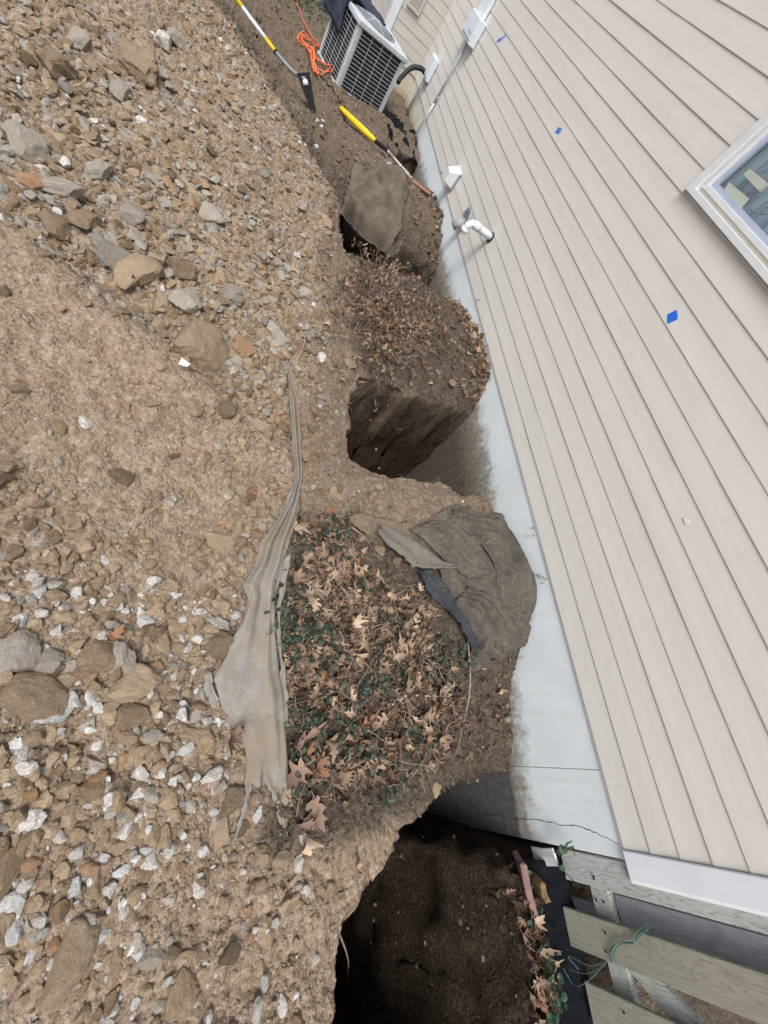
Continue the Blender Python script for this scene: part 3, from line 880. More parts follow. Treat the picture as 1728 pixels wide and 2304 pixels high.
loops = [(-1.8759, 8.7829, -0.4093), (-1.944, 8.5217, -0.4191), (-1.8799, 8.1931, -0.4064), (-1.6624, 8.1436, -0.3991), (-1.4127, 8.2777, -0.3864), (-1.3699, 8.7089, -0.3831), (-1.5277, 8.83, -0.4046), (-1.7295, 8.7476, -0.413), (-1.8613, 8.7801, -0.4098), (-1.9028, 8.4884, -0.4153), (-1.7983, 8.1467, -0.4033), (-1.593, 8.1019, -0.396), (-1.3988, 8.189, -0.3844), (-1.3562, 8.5711, -0.3802), (-1.4876, 8.977, -0.3962), (-1.6727, 8.802, -0.4125), (-1.814, 8.6453, -0.4089), (-1.8817, 8.6097, -0.4117), (-1.7707, 8.1343, -0.403), (-1.5209, 7.926, -0.3942), (-1.3712, 8.3855, -0.3807), (-1.4114, 8.7691, -0.3924), (-1.5998, 8.8034, -0.4102), (-1.6985, 8.6524, -0.4115), (-1.7461, 8.1814, -0.4002), (-1.7054, 7.9079, -0.4116), (-1.5853, 7.8119, -0.4009), (-1.4678, 8.0983, -0.3904)]
add_cord(loops, "coil", .03)
loops2 = [(-1.9098, 8.6267, -0.4131), (-1.8068, 8.3479, -0.4006), (-1.7355, 7.9799, -0.4099), (-1.686, 7.6157, -0.4062), (-1.7612, 7.965, -0.4117), (-1.8332, 8.1802, -0.4039), (-1.9266, 8.4429, -0.4189), (-1.885, 8.6818, -0.411), (-1.643, 8.7909, -0.4125), (-1.4437, 9.023, -0.3918), (-1.3546, 8.7823, -0.3827), (-1.3842, 8.2945, -0.3844), (-1.5236, 8.0971, -0.3931), (-1.6588, 8.0505, -0.402)]
add_cord(loops2, "coil", .05)
add_cord([(-1.778, 8.2918, -0.3985), (-1.7154, 8.1095, -0.4024), (-1.678, 7.8513, -0.4088), (-1.6349, 7.6451, -0.4031)], "plug_end", .05, .016)
cab = tag(empty("black_cable", (-1.4, 6.8, -.35)), "thin black cable curving over dirt toward the yellow tool handle", "cable")
add_cord([(-1.598, 7.7884, -0.4019), (-1.4892, 7.6132, -0.3948), (-1.3955, 7.579, -0.3883), (-1.3362, 7.3116, -0.3695), (-1.317, 6.954, -0.3709)], "cable", .02, .008, M_BLK, cab)

M_YEL = noisy("yellow_paint", (.62, .40, .012), (.74, .52, .02), 18, .45, .1)
M_GREYM = noisy("grey_handle", (.17, .18, .19), (.24, .25, .26), 14, .5, .1)
M_TOOLW = noisy("white_handle", (.55, .58, .62), (.66, .68, .72), 14, .45, .1)
M_STEEL = noisy("black_steel", (.006, .007, .008), (.018, .018, .02), 24, .75, .3, .003, spec=.15)
sh = tag(empty("trench_shovel", (-1.72, 6.35, -.36)), "yellow and white handled shovel with a black blade stuck in dirt", "shovel")
o = sh.location
def S(P): return [tuple(Vector(p) - o) for p in P]
HP = [(-2.6616, 7.05, -0.1551), (-2.3243, 6.85, -0.1985), (-2.1865, 6.72, -0.2169)]
NK = [(-2.1865, 6.72, -0.2169), (-1.9978, 6.6, -0.2243), (-1.9035, 6.52, -0.2019), (-1.8338, 6.47, -0.1778)]
seg = [Vector(p) for p in HP]
top_, mid_, low_ = seg
ex = top_ + (top_ - low_) * 1.2
a_ = low_ + (top_ - low_) * .26
b_ = low_ + (top_ - low_) * .86
MB().tube(S([low_, a_]), .021, 12).build("lower_grip_band", M_YEL, sh, True)
MB().tube(S([a_, b_]), .020, 12).build("white_shaft", M_TOOLW, sh, True)
MB().tube(S([b_, ex]), .021, 12).build("upper_grip_band", M_YEL, sh, True)
MB().tube(S([low_ - (top_ - low_) * .02, low_ + (top_ - low_) * .012]), .024, 12).build("collar", M_STEEL, sh, True)
MB().tube(S(spline(NK, 6)), .019, 12).build("goose_neck", M_GREYM, sh, True)
e_ = Vector(NK[-1])
MB().tube(S([e_ - Vector((0, 0, .012)), e_ + Vector((.02, -.03, -.035))]), .03, 12).build("ferrule", M_TOOLW, sh, True)
BL = [(-1.9393, 6.5, -0.193), (-1.8197, 6.5, -0.1094), (-1.6247, 6.3, -0.3426), (-1.6722, 6.3, -0.3535)]
b0, b1, b2, b3 = [Vector(p) for p in BL]
dn_ = Vector((0, 0, -.25)) + (b2 - b1) * .12
V = S([b0, b1, b2, b3]) + S([p + Vector((.004, .014, 0)) for p in (b0, b1, b2, b3)])
mk("blade", V, [(0,1,2,3)[::-1],(4,5,6,7),(0,1,5,4),(1,2,6,5),(2,3,7,6),(3,0,4,7)], M_STEEL, sh)

tl = tag(empty("digging_tool", (-1.0, 6.4, -.3)), "yellow handled digging tool with a pale dirty shaft lying toward the wall", "tool")
o = tl.location
P = [Vector(p) + Vector((0, 0, .085)) for p in [(-1.3286, 6.9144, -0.3746), (-1.0757, 6.6811, -0.3411), (-0.8675, 6.5417, -0.3186), (-0.7224, 6.4699, -0.2983), (-0.6331, 6.3169, -0.2778), (-0.4117, 5.9499, -0.2334), (-0.2692, 5.8727, -0.2119)]]
P = [Vector(p) for p in spline(P, 4)]
MB().tube(S(P[0:9]), [.026 + .012 * math.sin(math.pi * k / 8) for k in range(9)], 10).build("handle", M_YEL, tl, True)
MB().tube(S(P[8:14]), .024, 10).build("collar", M_STEEL, tl, True)
M_DIRTY = noisy("dirty_shaft", (.07, .045, .035), (.60, .56, .54), 16, .7, .3)
MB().tube(S(P[13:21]), .017, 10).build("shaft", M_DIRTY, tl, True)
M_RUST = noisy("reddish_wood", (.16, .075, .055), (.30, .17, .13), 30, .8, .4, stretch=(1, .2, 1))
V, F = tube([tuple(p) for p in [Vector(q) + Vector((0, 0, .04)) for q in [(-0.3617, 6.0805, -0.242), (-0.2447, 5.9969, -0.2231), (-0.0986, 5.9955, -0.2162)]]], [.03, .03, .028], 4)
tag(mk("wood_stake", V, F, M_RUST), "reddish weathered wooden stake lying against the foundation", "stake")
M_RED = noisy("dark_red_clay", (.12, .022, .018), (.22, .05, .04), 20, .8, .3)

# ------------------------------------------------------------------ fence of upright pickets at the near corner
def wood(name, a, b, dark, green=.25, rings=.6):
    t = NT(name)
    n0 = t.noise(1.2, 3, .5, t.map((1, 1, .8)))
    # growth rings cut at a slant: long pointed bands running up the board
    sepv = t.n("ShaderNodeSeparateXYZ"); t.l(t.co.outputs["Object"], sepv.inputs[0])
    warp = t.noise(2.2, 3, .5, t.map((1, 5, .9)))
    q = t.math('ADD', t.math('MULTIPLY', t.math('ABSOLUTE', t.mad(warp, .5, t.math('SUBTRACT', sepv.outputs[1], .16))), 34.0), t.math('MULTIPLY', sepv.outputs[2], 5.0))
    ringv = t.math('FRACT', t.math('ADD', q, t.math('MULTIPLY', t.noise(6, 3, .6, t.map((4, 14, 1))), 1.6)))
    g = t.noise(9, 6, .72, t.map((16, 16, .7)))
    c = t.ramp(g, [(.3, a), (.7, b)])
    c = t.mix(t.math('MULTIPLY', t.ramp(ringv, [(.0, 1.0), (.16, .25), (.4, 0.0), (.85, 0.0), (1.0, .9)]), rings), c, dark)
    c = t.mix(t.ramp(n0, [(.4, 0.0), (.7, green)]), c, (.16, .18, .13))
    c = t.mix(t.ramp(t.noise(38, 5, .7), [(.62, 0.0), (.7, .4)]), c, (.42, .43, .40))
    c = t.mix(t.ramp(t.noise(5, 6, .75), [(.56, 0.0), (.72, .5)]), c, dark)
    t.color(c); t.set(Roughness=.88)
    t.b.inputs["Specular IOR Level"].default_value = .2
    t.bump(t.math('ADD', g, t.math('MULTIPLY', ringv, .25 * rings)), .5, .003)
    return t.m
M_W1 = wood("weathered_wood", (.34, .36, .345), (.48, .49, .47), (.15, .135, .105), .15, .65)
M_W2 = wood("green_grey_wood", (.235, .225, .175), (.335, .325, .262), (.11, .10, .072), .3, .45)
M_W3 = wood("blue_grey_wood", (.24, .26, .30), (.38, .40, .43), (.15, .14, .14), .05, .35)
fence = tag(empty("picket_fence", (0, -.64, -.4)), "weathered wooden picket fence against the near house corner", "fence")
def fbox(name, a, b, mat, bevel=.004):
    return MB().box((a[0], a[1] + .64, a[2] + .4), (b[0], b[1] + .64, b[2] + .4)).build(name, mat, fence, bevel=bevel)
fbox("picket", (.002, -.775, -.385), (.021, -.645, 1.5), M_W1)
fbox("picket", (-.022, -1.035, -.425), (-.003, -.885, 1.5), M_W2)
fbox("picket", (-.022, -1.30, -.385), (-.003, -1.145, 1.5), M_W2)
fbox("picket", (-.022, -1.56, -.385), (-.003, -1.405, 1.5), M_W2)
fbox("back_picket", (.062, -.925, -.16), (.08, -.80, 1.5), M_W3)
fbox("rail", (.0225, -1.9, -.262), (.06, -.66, -.165), M_W1)
fbox("post", (.085, -1.0, -.9), (.175, -.90, 1.5), M_W3)
MB().hexa([(.024, .64 - 1.05, -.165 + .4), (.024, .64 - 1.42, .32 + .4), (.024, .64 - 1.34, .38 + .4), (.024, .64 - .98, -.105 + .4),
           (.058, .64 - 1.05, -.165 + .4), (.058, .64 - 1.42, .32 + .4), (.058, .64 - 1.34, .38 + .4), (.058, .64 - .98, -.105 + .4)]).build("brace", M_W1, fence)
M_NAIL = noisy("nail", (.03, .03, .035), (.06, .06, .07), 30, .5, 0, metallic=.5)
for y, z, x in ((-.73, -.205, -.003), (-.74, -.21, -.0), (-.93, -.2, -.024), (-1.0, -.22, -.024), (-1.19, -.2, -.024), (-.83, -.2, .02), (-.83, -.24, .02)):
    MB().tube([(x, y + .64, z + .4), (x - .004, y + .64, z + .4)], .005, 8).build("nail", M_NAIL, fence)
# green garden wire knotted over a picket
M_GWIRE = noisy("green_wire", (.05, .115, .105), (.09, .175, .16), 30, .5, .1)
gw = tag(empty("green_wire", (-.03, -.95, -.1)), "tangled green garden wire looped over a fence picket", "wire")
m = MB()
r = random.Random(9)
for q in range(4):
    P = [(-.028, -.86 + q * .004, .03), (-.032, -.89, -.02 - q * .004), (-.034 - q * .003, -.92, -.055), (-.036, -.945 + q * .003, -.13), (-.034, -.985, -.17 - q * .006), (-.03, -1.03, -.20 + q * .01)]
    P = [(a + .03 + r.uniform(-.003, .003), b + .95 + r.uniform(-.006, .006), c + .1 + r.uniform(-.006, .006)) for a, b, c in P]
    m.tube(spline(P, 5), .0022, 5)
m.build("strand", M_GWIRE, gw)
m = MB()
for q in range(3):
    P = [(-.03, -1.03, -.22), (-.06 - .02 * q, -1.06 - .02 * q, -.30), (-.08, -1.05 - .05 * q, -.40), (-.05 - .02 * q, -1.10, -.38 - .03 * q)]
    m.tube(spline([(a + .03, b + .95, c + .1) for a, b, c in P], 6), .0016, 5)
m.build("loose_end", M_GWIRE, gw)

# black sheet standing below the pickets, edging bricks, white trim scrap, rotten wood
M_BSHEET = noisy("black_sheet", (.003, .0035, .005), (.010, .011, .016), 22, .8, 1.0, .012, stretch=(1, 1, .2), spec=.12)
G = []
for i in range(60):
    u = i / 59
    y = -.70 - 1.1 * u
    row = []
    for j in range(14):
        v = j / 13
        x = .03 - .13 * v - .03 * math.sin(math.pi * v) + .018 * float(fbm(u * 26, v * 2.5, 81, 3)) - .06 * u * v
        z = -.39 - .005 * u + (-.26) * v ** 1.1 + .012 * float(fbm(u * 14, v * 4, 82, 3))
        row.append((x, y, z))
    G.append(row)
tag(cloth("black_sheet", G, M_BSHEET, thick=.004), "black plastic edging sheet hanging below the wooden fence", "sheet")
M_BRICK = noisy("pink_brick", (.13, .078, .07), (.27, .165, .155), 22, .85, .4, .004)
M_BRICK2 = noisy("lilac_brick", (.11, .09, .095), (.2, .165, .175), 22, .85, .4, .004)
def block(name, c, dims, rot, mat, label, cat):
    bm = bmesh.new(); bmesh.ops.create_cube(bm, size=1)
    for v in bm.verts: v.co = Vector((v.co.x * dims[0], v.co.y * dims[1], v.co.z * dims[2]))
    bmesh.ops.bevel(bm, geom=bm.edges[:], offset=min(dims) * .12, segments=2, affect='EDGES')
    bmesh.ops.triangulate(bm, faces=bm.faces[:]); bmesh.ops.subdivide_edges(bm, edges=bm.edges[:], cuts=1)
    for v in bm.verts:
        v.co += Vector((float(vnoise(v.co.y * 40, v.co.z * 40, 3)), float(vnoise(v.co.x * 40, v.co.z * 40, 4)), float(vnoise(v.co.x * 40, v.co.y * 40, 5)))) * .016
    me = bpy.data.meshes.new(name); bm.to_mesh(me); bm.free(); me.materials.append(mat)
    o = bpy.data.objects.new(name, me); o.location = c; o.rotation_euler = [math.radians(a) for a in rot]
    link(o); return tag(o, label, cat)
block("brick", (-.125, -.795, -.56), (.035, .22, .17), (4, -38, 6), M_BRICK, "pink brick standing on edge in soil by the black sheet", "brick")
block("brick", (-.165, -1.03, -.575), (.03, .22, .09), (0, -40, 6), M_BRICK2, "lilac grey edging brick half buried in leaves near fence", "brick")
block("trim_scrap", (-.035, -.685, -.47), (.012, .075, .19), (-8, -12, 0), M_WHITE, "short white trim scrap leaning at the foundation corner", "trim")
M_ROT = noisy("rotten_wood", (.03, .018, .009), (.27, .18, .08), 22, .85, .8, .012, stretch=(1, 1, .4))
block("rotten_wood", (-.075, -.80, -.53), (.035, .10, .17), (14, -24, 16), M_ROT, "crumbling golden brown rotten wood chunk beside the white trim scrap", "wood")
block("red_clay_chunk", [(-0.1008, 6.1034, -0.2232)][0], (.10, .10, .07), (10, 0, 30), M_RED, "dark red clay chunk next to the reddish stake", "clay chunk")

# ------------------------------------------------------------------ sheets of cloth and plastic
def fabric_mat(name, a, b, dirt, weave=220, amt=.5):
    t = NT(name)
    n = t.noise(5, 6, .7); n2 = t.noise(40, 5, .7)
    c = t.ramp(n, [(.3, a), (.7, b)])
    c = t.mix(t.ramp(n2, [(.5, 0.0), (.72, amt)]), c, dirt)
    t.color(c); t.set(Roughness=.9)
    t.b.inputs["Specular IOR Level"].default_value = .2
    t.bump(t.math('ADD', t.noise(weave, 2, .5), t.math('MULTIPLY', n2, .7)), .55, .004)
    return t.m
M_FAB = fabric_mat("landscape_fabric", (.05, .044, .038), (.115, .101, .085), (.18, .145, .105), amt=.5)
M_FABL = fabric_mat("landscape_fabric_light", (.105, .096, .085), (.165, .148, .128), (.2, .16, .115))
M_FABD = fabric_mat("landscape_fabric_dark", (.018, .02, .026), (.045, .048, .056), (.16, .13, .10), amt=.25)
M_FABT = fabric_mat("tan_fabric", (.06, .048, .035), (.165, .138, .105), (.05, .038, .028), amt=.9)

def resample(P, n):
    P = [Vector(p) for p in P]
    d = [0]
    for a, b in zip(P, P[1:]): d.append(d[-1] + (b - a).length)
    out = []
    for k in range(n):
        s = d[-1] * k / (n - 1)
        for i in range(len(P) - 1):
            if s <= d[i+1] + 1e-9:
                t = (s - d[i]) / max(1e-9, d[i+1] - d[i])
                out.append(P[i].lerp(P[i+1], t)); break
    return out

def patch(name, A, B, nu, nv, mat, parent=None, off=.012, fold=.02, ff=3.0, seed=1, rag=.008, hang=None, thick=.004, across=True, nf=0, na=.03):
    """a sheet stretched between edge A and edge B, lying on the ground with folds"""
    a, b = resample(A, nu), resample(B, nu)
    LL = sum((p - q).length for p, q in zip(a, a[1:])) * 3.0
    G = []
    for i in range(nu):
        u = i / (nu - 1)
        row = []
        for j in range(nv):
            v = j / (nv - 1)
            p = a[i].lerp(b[i], v)
            edge = min(u, 1 - u, v, 1 - v)
            x, y = p.x, p.y
            k = rag * (1 - min(1, edge * 8))
            x += k * 2 * float(vnoise(u * 23, v * 23, seed)); y += k * 2 * float(vnoise(u * 23, v * 23, seed + 1))
            f = float(vnoise((v if across else u) * ff * 2.3 + .6 * float(vnoise(u * 3, v * 3, seed + 7)), (u if across else v) * max(1.3, LL * .8), seed + 2))
            f2 = float(fbm(p.x * 8, p.y * 8, seed + 3, 3))
            f = .55 * f + .45 * (.5 - abs(2 * float(vnoise((v if across else u) * ff * 1.7 + 1.2 * float(vnoise(u * 2.4, v * 2.4, seed + 17)), (u if across else v) * max(1.1, LL * .6) + 4, seed + 13))))
            z = float(ground_z(x, y, False)) + off + fold * (f + .5) + fold * .32 * f2 + fold * .14 * float(vnoise((v if across else u) * max(ff, 1.4) * 5 + f2 * 4, (u if across else v) * max(3, LL * 1.6), seed + 11))
            if nf:
                ph = (v * nf + 1.1 * float(vnoise(u * 2.2, v * 1.5, seed + 21)) + .35 * u) % 1.0
                z += na * (1 - abs(2 * ph - 1)) ** 1.6 * min(1, edge * 7) * (.5 + float(vnoise(u * 3, v * nf, seed + 23)) + .5)
            if hang: z = hang(u, v, z, p)
            row.append((x, y, z))
        G.append(row)
    return cloth(name, G, mat, parent, thick)

r4 = lambda L: L
lf = tag(empty("landscape_fabric", (0, 0, 0)), "crumpled brown landscape fabric heaped on soil against the foundation", "fabric")
# the sheet as it lies over the mound, then the flaps thrown over it
patch("under_sheet", [(-0.5374, 1.3058, -0.262), (-0.2445, 1.3119, -0.2849), (-0.004, 1.3903, -0.3222), (-0.0104, 1.1947, -0.2685), (-0.02, 1.0188, -0.2168), (-0.004, 0.8405, -0.1774), (-0.004, 0.7462, -0.201), (-0.004, 0.6964, -0.2282), (-0.004, 0.6049, -0.2599), (-0.004, 0.45, -0.3637), (-0.0569, 0.3876, -0.3964), (-0.3023, 0.298, -0.4152)],
      [(-0.9452, 1.032, -0.3152), (-0.8607, 0.9515, -0.3084), (-0.7937, 0.8747, -0.3001), (-0.7051, 0.8033, -0.2969), (-0.7166, 0.72, -0.3196), (-0.6371, 0.6126, -0.3339), (-0.5692, 0.5285, -0.34), (-0.5027, 0.4398, -0.3553), (-0.4794, 0.3812, -0.3744), (-0.5165, 0.3216, -0.3953), (-0.5474, 0.2746, -0.4097), (-0.4768, 0.2523, -0.4159)], 90, 40, M_FAB, lf, .02, .04, 2.6, 75, rag=.008, nf=4, na=.05)
# sheet along the wall
patch("back_sheet", [(-0.5374, 1.3058, -0.262), (-0.2445, 1.3119, -0.2849), (-0.004, 1.3903, -0.3222), (-0.0104, 1.1947, -0.2685), (-0.02, 1.0188, -0.2168), (-0.004, 0.8405, -0.1774), (-0.004, 0.7462, -0.201), (-0.004, 0.6964, -0.2282), (-0.004, 0.6049, -0.2599)],
      [(-0.6457, 1.1467, -0.2576), (-0.5883, 1.0854, -0.2506), (-0.4915, 1.0531, -0.2387), (-0.4179, 0.9999, -0.226), (-0.3605, 0.9143, -0.2152), (-0.3276, 0.8286, -0.2108), (-0.3366, 0.7579, -0.2201), (-0.289, 0.6549, -0.2357), (-0.1902, 0.5805, -0.2631)], 60, 26, M_FAB, lf, .03, .05, 2.2, 5, rag=.008, nf=3, na=.06)
# middle flap, laid over the back sheet
patch("middle_flap", [(-0.7582, 1.1308, -0.2777), (-0.6397, 1.1319, -0.2568), (-0.5379, 1.0779, -0.2453), (-0.4629, 0.9938, -0.2313), (-0.4032, 0.91, -0.2227), (-0.3455, 0.8166, -0.2156), (-0.352, 0.7986, -0.2187)], [(-0.9452, 1.032, -0.3152), (-0.8589, 0.9798, -0.3063), (-0.7905, 0.9165, -0.2968), (-0.7048, 0.8494, -0.2883), (-0.6289, 0.816, -0.2813), (-0.5386, 0.7626, -0.2733), (-0.42, 0.7756, -0.2384)], 46, 22, M_FAB, lf, .05, .05, 2.2, 15, rag=.008, nf=3, na=.055)
# upper light flap, turned over
patch("turned_flap", [(-1.1427, 1.0216, -0.336), (-1.0769, 0.9977, -0.3346), (-0.9839, 0.9778, -0.3247), (-0.9052, 0.9462, -0.3156), (-0.8211, 0.8997, -0.3035), (-0.7201, 0.8413, -0.2922), (-0.6287, 0.8293, -0.2788)], [(-1.1724, 0.9685, -0.3402), (-1.0799, 0.8969, -0.3408), (-0.9972, 0.8472, -0.3337), (-0.9416, 0.7945, -0.3317), (-0.8703, 0.788, -0.3219), (-0.7965, 0.8013, -0.3095), (-0.6443, 0.818, -0.2835)], 40, 14, M_FABL, lf, .075, .04, 1.6, 25)
# tail running back under the soil
M_FABS = fabric_mat("landscape_fabric_dusty", (.11, .088, .064), (.175, .14, .102), (.21, .16, .11), amt=.8)
patch("dusty_tail", [(-1.3368, 1.0537, -0.3463), (-1.2561, 1.1038, -0.3378), (-1.1194, 1.0959, -0.3302), (-0.9871, 1.0901, -0.3169), (-0.8525, 1.0813, -0.2985)], [(-1.3367, 1.0367, -0.3469), (-1.2355, 0.991, -0.3422), (-1.1509, 0.9523, -0.3409), (-1.0359, 0.9299, -0.3346), (-0.9346, 0.9426, -0.3201)], 40, 16, M_FABS, lf, .035, .035, 1.2, 85, rag=.016)
# fan in front
patch("front_fan", [(-0.5394, 0.7296, -0.2797), (-0.4247, 0.6809, -0.2566), (-0.2924, 0.6107, -0.2533), (-0.1782, 0.5752, -0.2661), (-0.0055, 0.5139, -0.3136), (-0.004, 0.45, -0.3637), (-0.004, 0.4169, -0.3848)], [(-0.638, 0.6311, -0.329), (-0.563, 0.5468, -0.3332), (-0.5039, 0.4517, -0.3513), (-0.4878, 0.381, -0.375), (-0.5559, 0.2861, -0.4071), (-0.4581, 0.2526, -0.417), (-0.3023, 0.298, -0.4152)], 56, 30, M_FAB, lf, .04, .05, 2.8, 35, rag=.008, nf=5, na=.07)
# dark fold standing up at the leaf edge
patch("dark_fold", [(-0.906, 0.785, -0.328), (-0.8039, 0.7941, -0.3118), (-0.7314, 0.719, -0.3223), (-0.6371, 0.6126, -0.3339), (-0.5617, 0.5226, -0.3399), (-0.4853, 0.4284, -0.3574), (-0.4696, 0.3697, -0.3779)], [(-0.9012, 0.7605, -0.3328), (-0.8615, 0.6915, -0.349), (-0.7799, 0.6194, -0.3625), (-0.7053, 0.568, -0.3622), (-0.6324, 0.5092, -0.3605), (-0.5549, 0.4209, -0.3695), (-0.5196, 0.3685, -0.3815)], 46, 10, M_FABD, lf, .06, .055, 1.0, 45)

uf = tag(empty("tan_fabric", (0, 0, 0)), "stiff tan fabric sheet hanging over the dark hole near air conditioner", "fabric")
def hang_up(u, v, z, p):
    # the far end lies on the soil, the near hem stands clear over the hole
    w = max(0, (v - .35) / .65)
    return (z if w <= 0 else z * (1 - w) + (-.20 - .035 * math.sin(u * math.pi) ** 2) * w) + .075 * (1 - .7 * w) * float(fbm(u * 3.4, v * 3.4, 66, 4)) + .012 * w * math.sin(u * 9 + v * 3)
hem = [(-1.402, 4.0855, -0.22), (-1.2728, 4.0918, -0.22), (-1.1263, 4.0315, -0.22), (-0.9746, 3.9947, -0.22), (-0.8248, 4.005, -0.22), (-0.7624, 4.0876, -0.22), (-0.6858, 4.4124, -0.22)]
topE = [(-1.2545, 5.1184, -0.2382), (-1.1588, 5.1598, -0.2267), (-1.0013, 5.487, -0.2207), (-0.8155, 6.0075, -0.2657), (-0.6952, 6.0586, -0.2573), (-0.5779, 5.9391, -0.2406), (-0.5039, 5.8306, -0.2217)]
patch("sheet", topE, hem, 40, 40, M_FABT, uf, .05, .05, 2.0, 55, rag=.02, hang=hang_up, thick=.006, nf=3, na=.05)

def plastic_mat():
    t = NT("dirty_plastic")
    n = t.noise(9, 6, .75); n2 = t.noise(42, 5, .75)
    c = t.ramp(n, [(.3, (.165, .165, .158)), (.7, (.29, .29, .28))])
    c = t.mix(t.ramp(n2, [(.40, 0.0), (.62, .85)]), c, (.22, .178, .128))
    c = t.mix(t.ramp(t.noise(2.5, 4, .6), [(.42, 0.0), (.58, .7)]), c, (.20, .16, .115))
    t.color(c); t.set(Roughness=.8)
    t.b.inputs["Specular IOR Level"].default_value = .2
    t.b.inputs["Transmission Weight"].default_value = 0.0
    t.bump(t.math('ADD', n2, t.noise(140, 3, .7)), .5, .004)
    return t.m
M_PLAS = plastic_mat()
ps = tag(empty("plastic_sheet", (0, 0, 0)), "long torn strip of dirty grey plastic sheeting between dirt pile and leaf bed", "plastic sheet")
patch("strip_body", [(-1.7917, 1.9875, -0.2657), (-1.7326, 1.6191, -0.2855), (-1.6887, 1.3218, -0.3122), (-1.666, 1.1583, -0.3335), (-1.7025, 1.0295, -0.3527), (-1.8018, 0.8161, -0.3641), (-1.8189, 0.6966, -0.3737), (-1.8646, 0.597, -0.3794), (-1.8298, 0.5415, -0.385), (-1.8598, 0.3948, -0.3871), (-1.8919, 0.2976, -0.3884), (-1.935, 0.2066, -0.3869), (-1.887, 0.1043, -0.3959), (-1.7909, 0.0177, -0.4122), (-1.7559, -0.0815, -0.4137), (-1.7586, -0.1582, -0.4131)],
      [(-1.7623, 2.0065, -0.268), (-1.6915, 1.6425, -0.2924), (-1.6506, 1.3358, -0.3141), (-1.6292, 1.1133, -0.3403), (-1.63, 0.9811, -0.3611), (-1.6559, 0.844, -0.366), (-1.6763, 0.742, -0.3725), (-1.6947, 0.6461, -0.3814), (-1.7086, 0.5545, -0.3874), (-1.6928, 0.3854, -0.3954), (-1.6664, 0.2675, -0.4084), (-1.6384, 0.1532, -0.4161), (-1.6222, 0.0436, -0.4169), (-1.6095, -0.0606, -0.4214), (-1.5961, -0.1762, -0.4261), (-1.5908, -0.1926, -0.4269)], 110, 26, M_PLAS, ps, .036, .05, 1.1, 105, thick=.002, nf=2, na=.035)
patch("lower_tail", [(-1.7491, -0.0177, -0.4153), (-1.7124, -0.1011, -0.4169), (-1.6438, -0.2172, -0.4241), (-1.5982, -0.3056, -0.4281), (-1.5802, -0.3447, -0.4288)], [(-1.6123, -0.0265, -0.4198), (-1.5991, -0.1113, -0.424), (-1.5844, -0.2246, -0.4281), (-1.5746, -0.3091, -0.4297), (-1.5704, -0.3462, -0.4295)], 40, 12, M_PLAS, ps, .036, .03, .8, 115, thick=.002)
patch("thin_tail", [(-1.7638, -0.112, -0.4125), (-1.7532, -0.1738, -0.414), (-1.7608, -0.2458, -0.4148), (-1.7788, -0.3125, -0.4134), (-1.7851, -0.3448, -0.412)], [(-1.73, -0.1152, -0.4155), (-1.7309, -0.1764, -0.4162), (-1.7445, -0.2481, -0.4165), (-1.7666, -0.3145, -0.4147), (-1.7783, -0.346, -0.4127)], 40, 6, M_PLAS, ps, .034, .016, 1.2, 125, thick=.002)
patch("side_scrap", [(-1.9606, 0.2323, -0.3835), (-1.955, 0.1721, -0.385), (-1.9198, 0.105, -0.391), (-1.8613, 0.0539, -0.4018), (-1.8099, 0.0187, -0.4101)], [(-1.9396, 0.2381, -0.3858), (-1.9226, 0.1722, -0.389), (-1.8858, 0.121, -0.3954), (-1.831, 0.0777, -0.4051), (-1.7834, 0.034, -0.4125)], 30, 8, M_PLAS, ps, .03, .02, 1.4, 135, thick=.002)
patch("corner_scrap", [(-1.9973, 0.4641, -0.3694), (-1.953, 0.4491, -0.374), (-1.8964, 0.4409, -0.3809)], [(-1.9831, 0.4324, -0.3712), (-1.9309, 0.4043, -0.378), (-1.8871, 0.4023, -0.3835)], 14, 8, M_PLAS, ps, .03, .015, 1.4, 145, thick=.002)
patch("side_fold", [(-1.6774, 0.7538, -0.3715), (-1.6973, 0.5779, -0.386), (-1.6925, 0.4267, -0.3926), (-1.662, 0.2676, -0.4087), (-1.6341, 0.1532, -0.4164), (-1.618, 0.0434, -0.417)], [(-1.6463, 0.7829, -0.3689), (-1.6774, 0.5575, -0.3864), (-1.6731, 0.407, -0.3937), (-1.6444, 0.268, -0.4099), (-1.6189, 0.153, -0.4172), (-1.6032, 0.0428, -0.4177)], 50, 6, M_PLAS, ps, .055, .03, .8, 155, thick=.002)

# black plastic clutter under the conduit, pale tarp and dark bag beyond the air conditioner
G = []
for i in range(26):
    u = i / 25
    row = []
    for j in range(26):
        v = j / 25
        x = -.58 + .55 * u; y = 7.25 + .95 * v
        row.append((x, y, -.30 + .16 * float(fbm(u * 5, v * 5, 91, 4)) + .04 * math.sin(u * 9 + v * 5)))
    G.append(row)
tag(cloth("black_plastic", G, M_BSHEET, thick=.004), "crumpled black plastic and debris under the conduit by the foundation", "plastic")
M_TARP = fabric_mat("pale_tarp", (.30, .33, .33), (.42, .45, .45), (.25, .23, .2), amt=.3)
def heap(name, c, rx, ry, h, mat, label, cat, seed):
    G = []
    for i in range(28):
        row = []
        for j in range(40):
            th = 2 * math.pi * j / 39; ph = i / 27
            rr = 1 + .35 * float(vnoise(math.cos(th) * 2 + 5, math.sin(th) * 2 + 5, seed))
            x = c[0] + rx * ph * rr * math.cos(th); y = c[1] + ry * ph * rr * math.sin(th)
            z = float(ground_z(x, y, False)) - .03 + h * (1 - ph ** 2.2) * (1 + .5 * float(fbm(x * 7, y * 7, seed + 1, 3))) + .02
            row.append((x, y, z))
        G.append(row)
    tag(cloth(name, G, mat, thick=.003), label, cat)
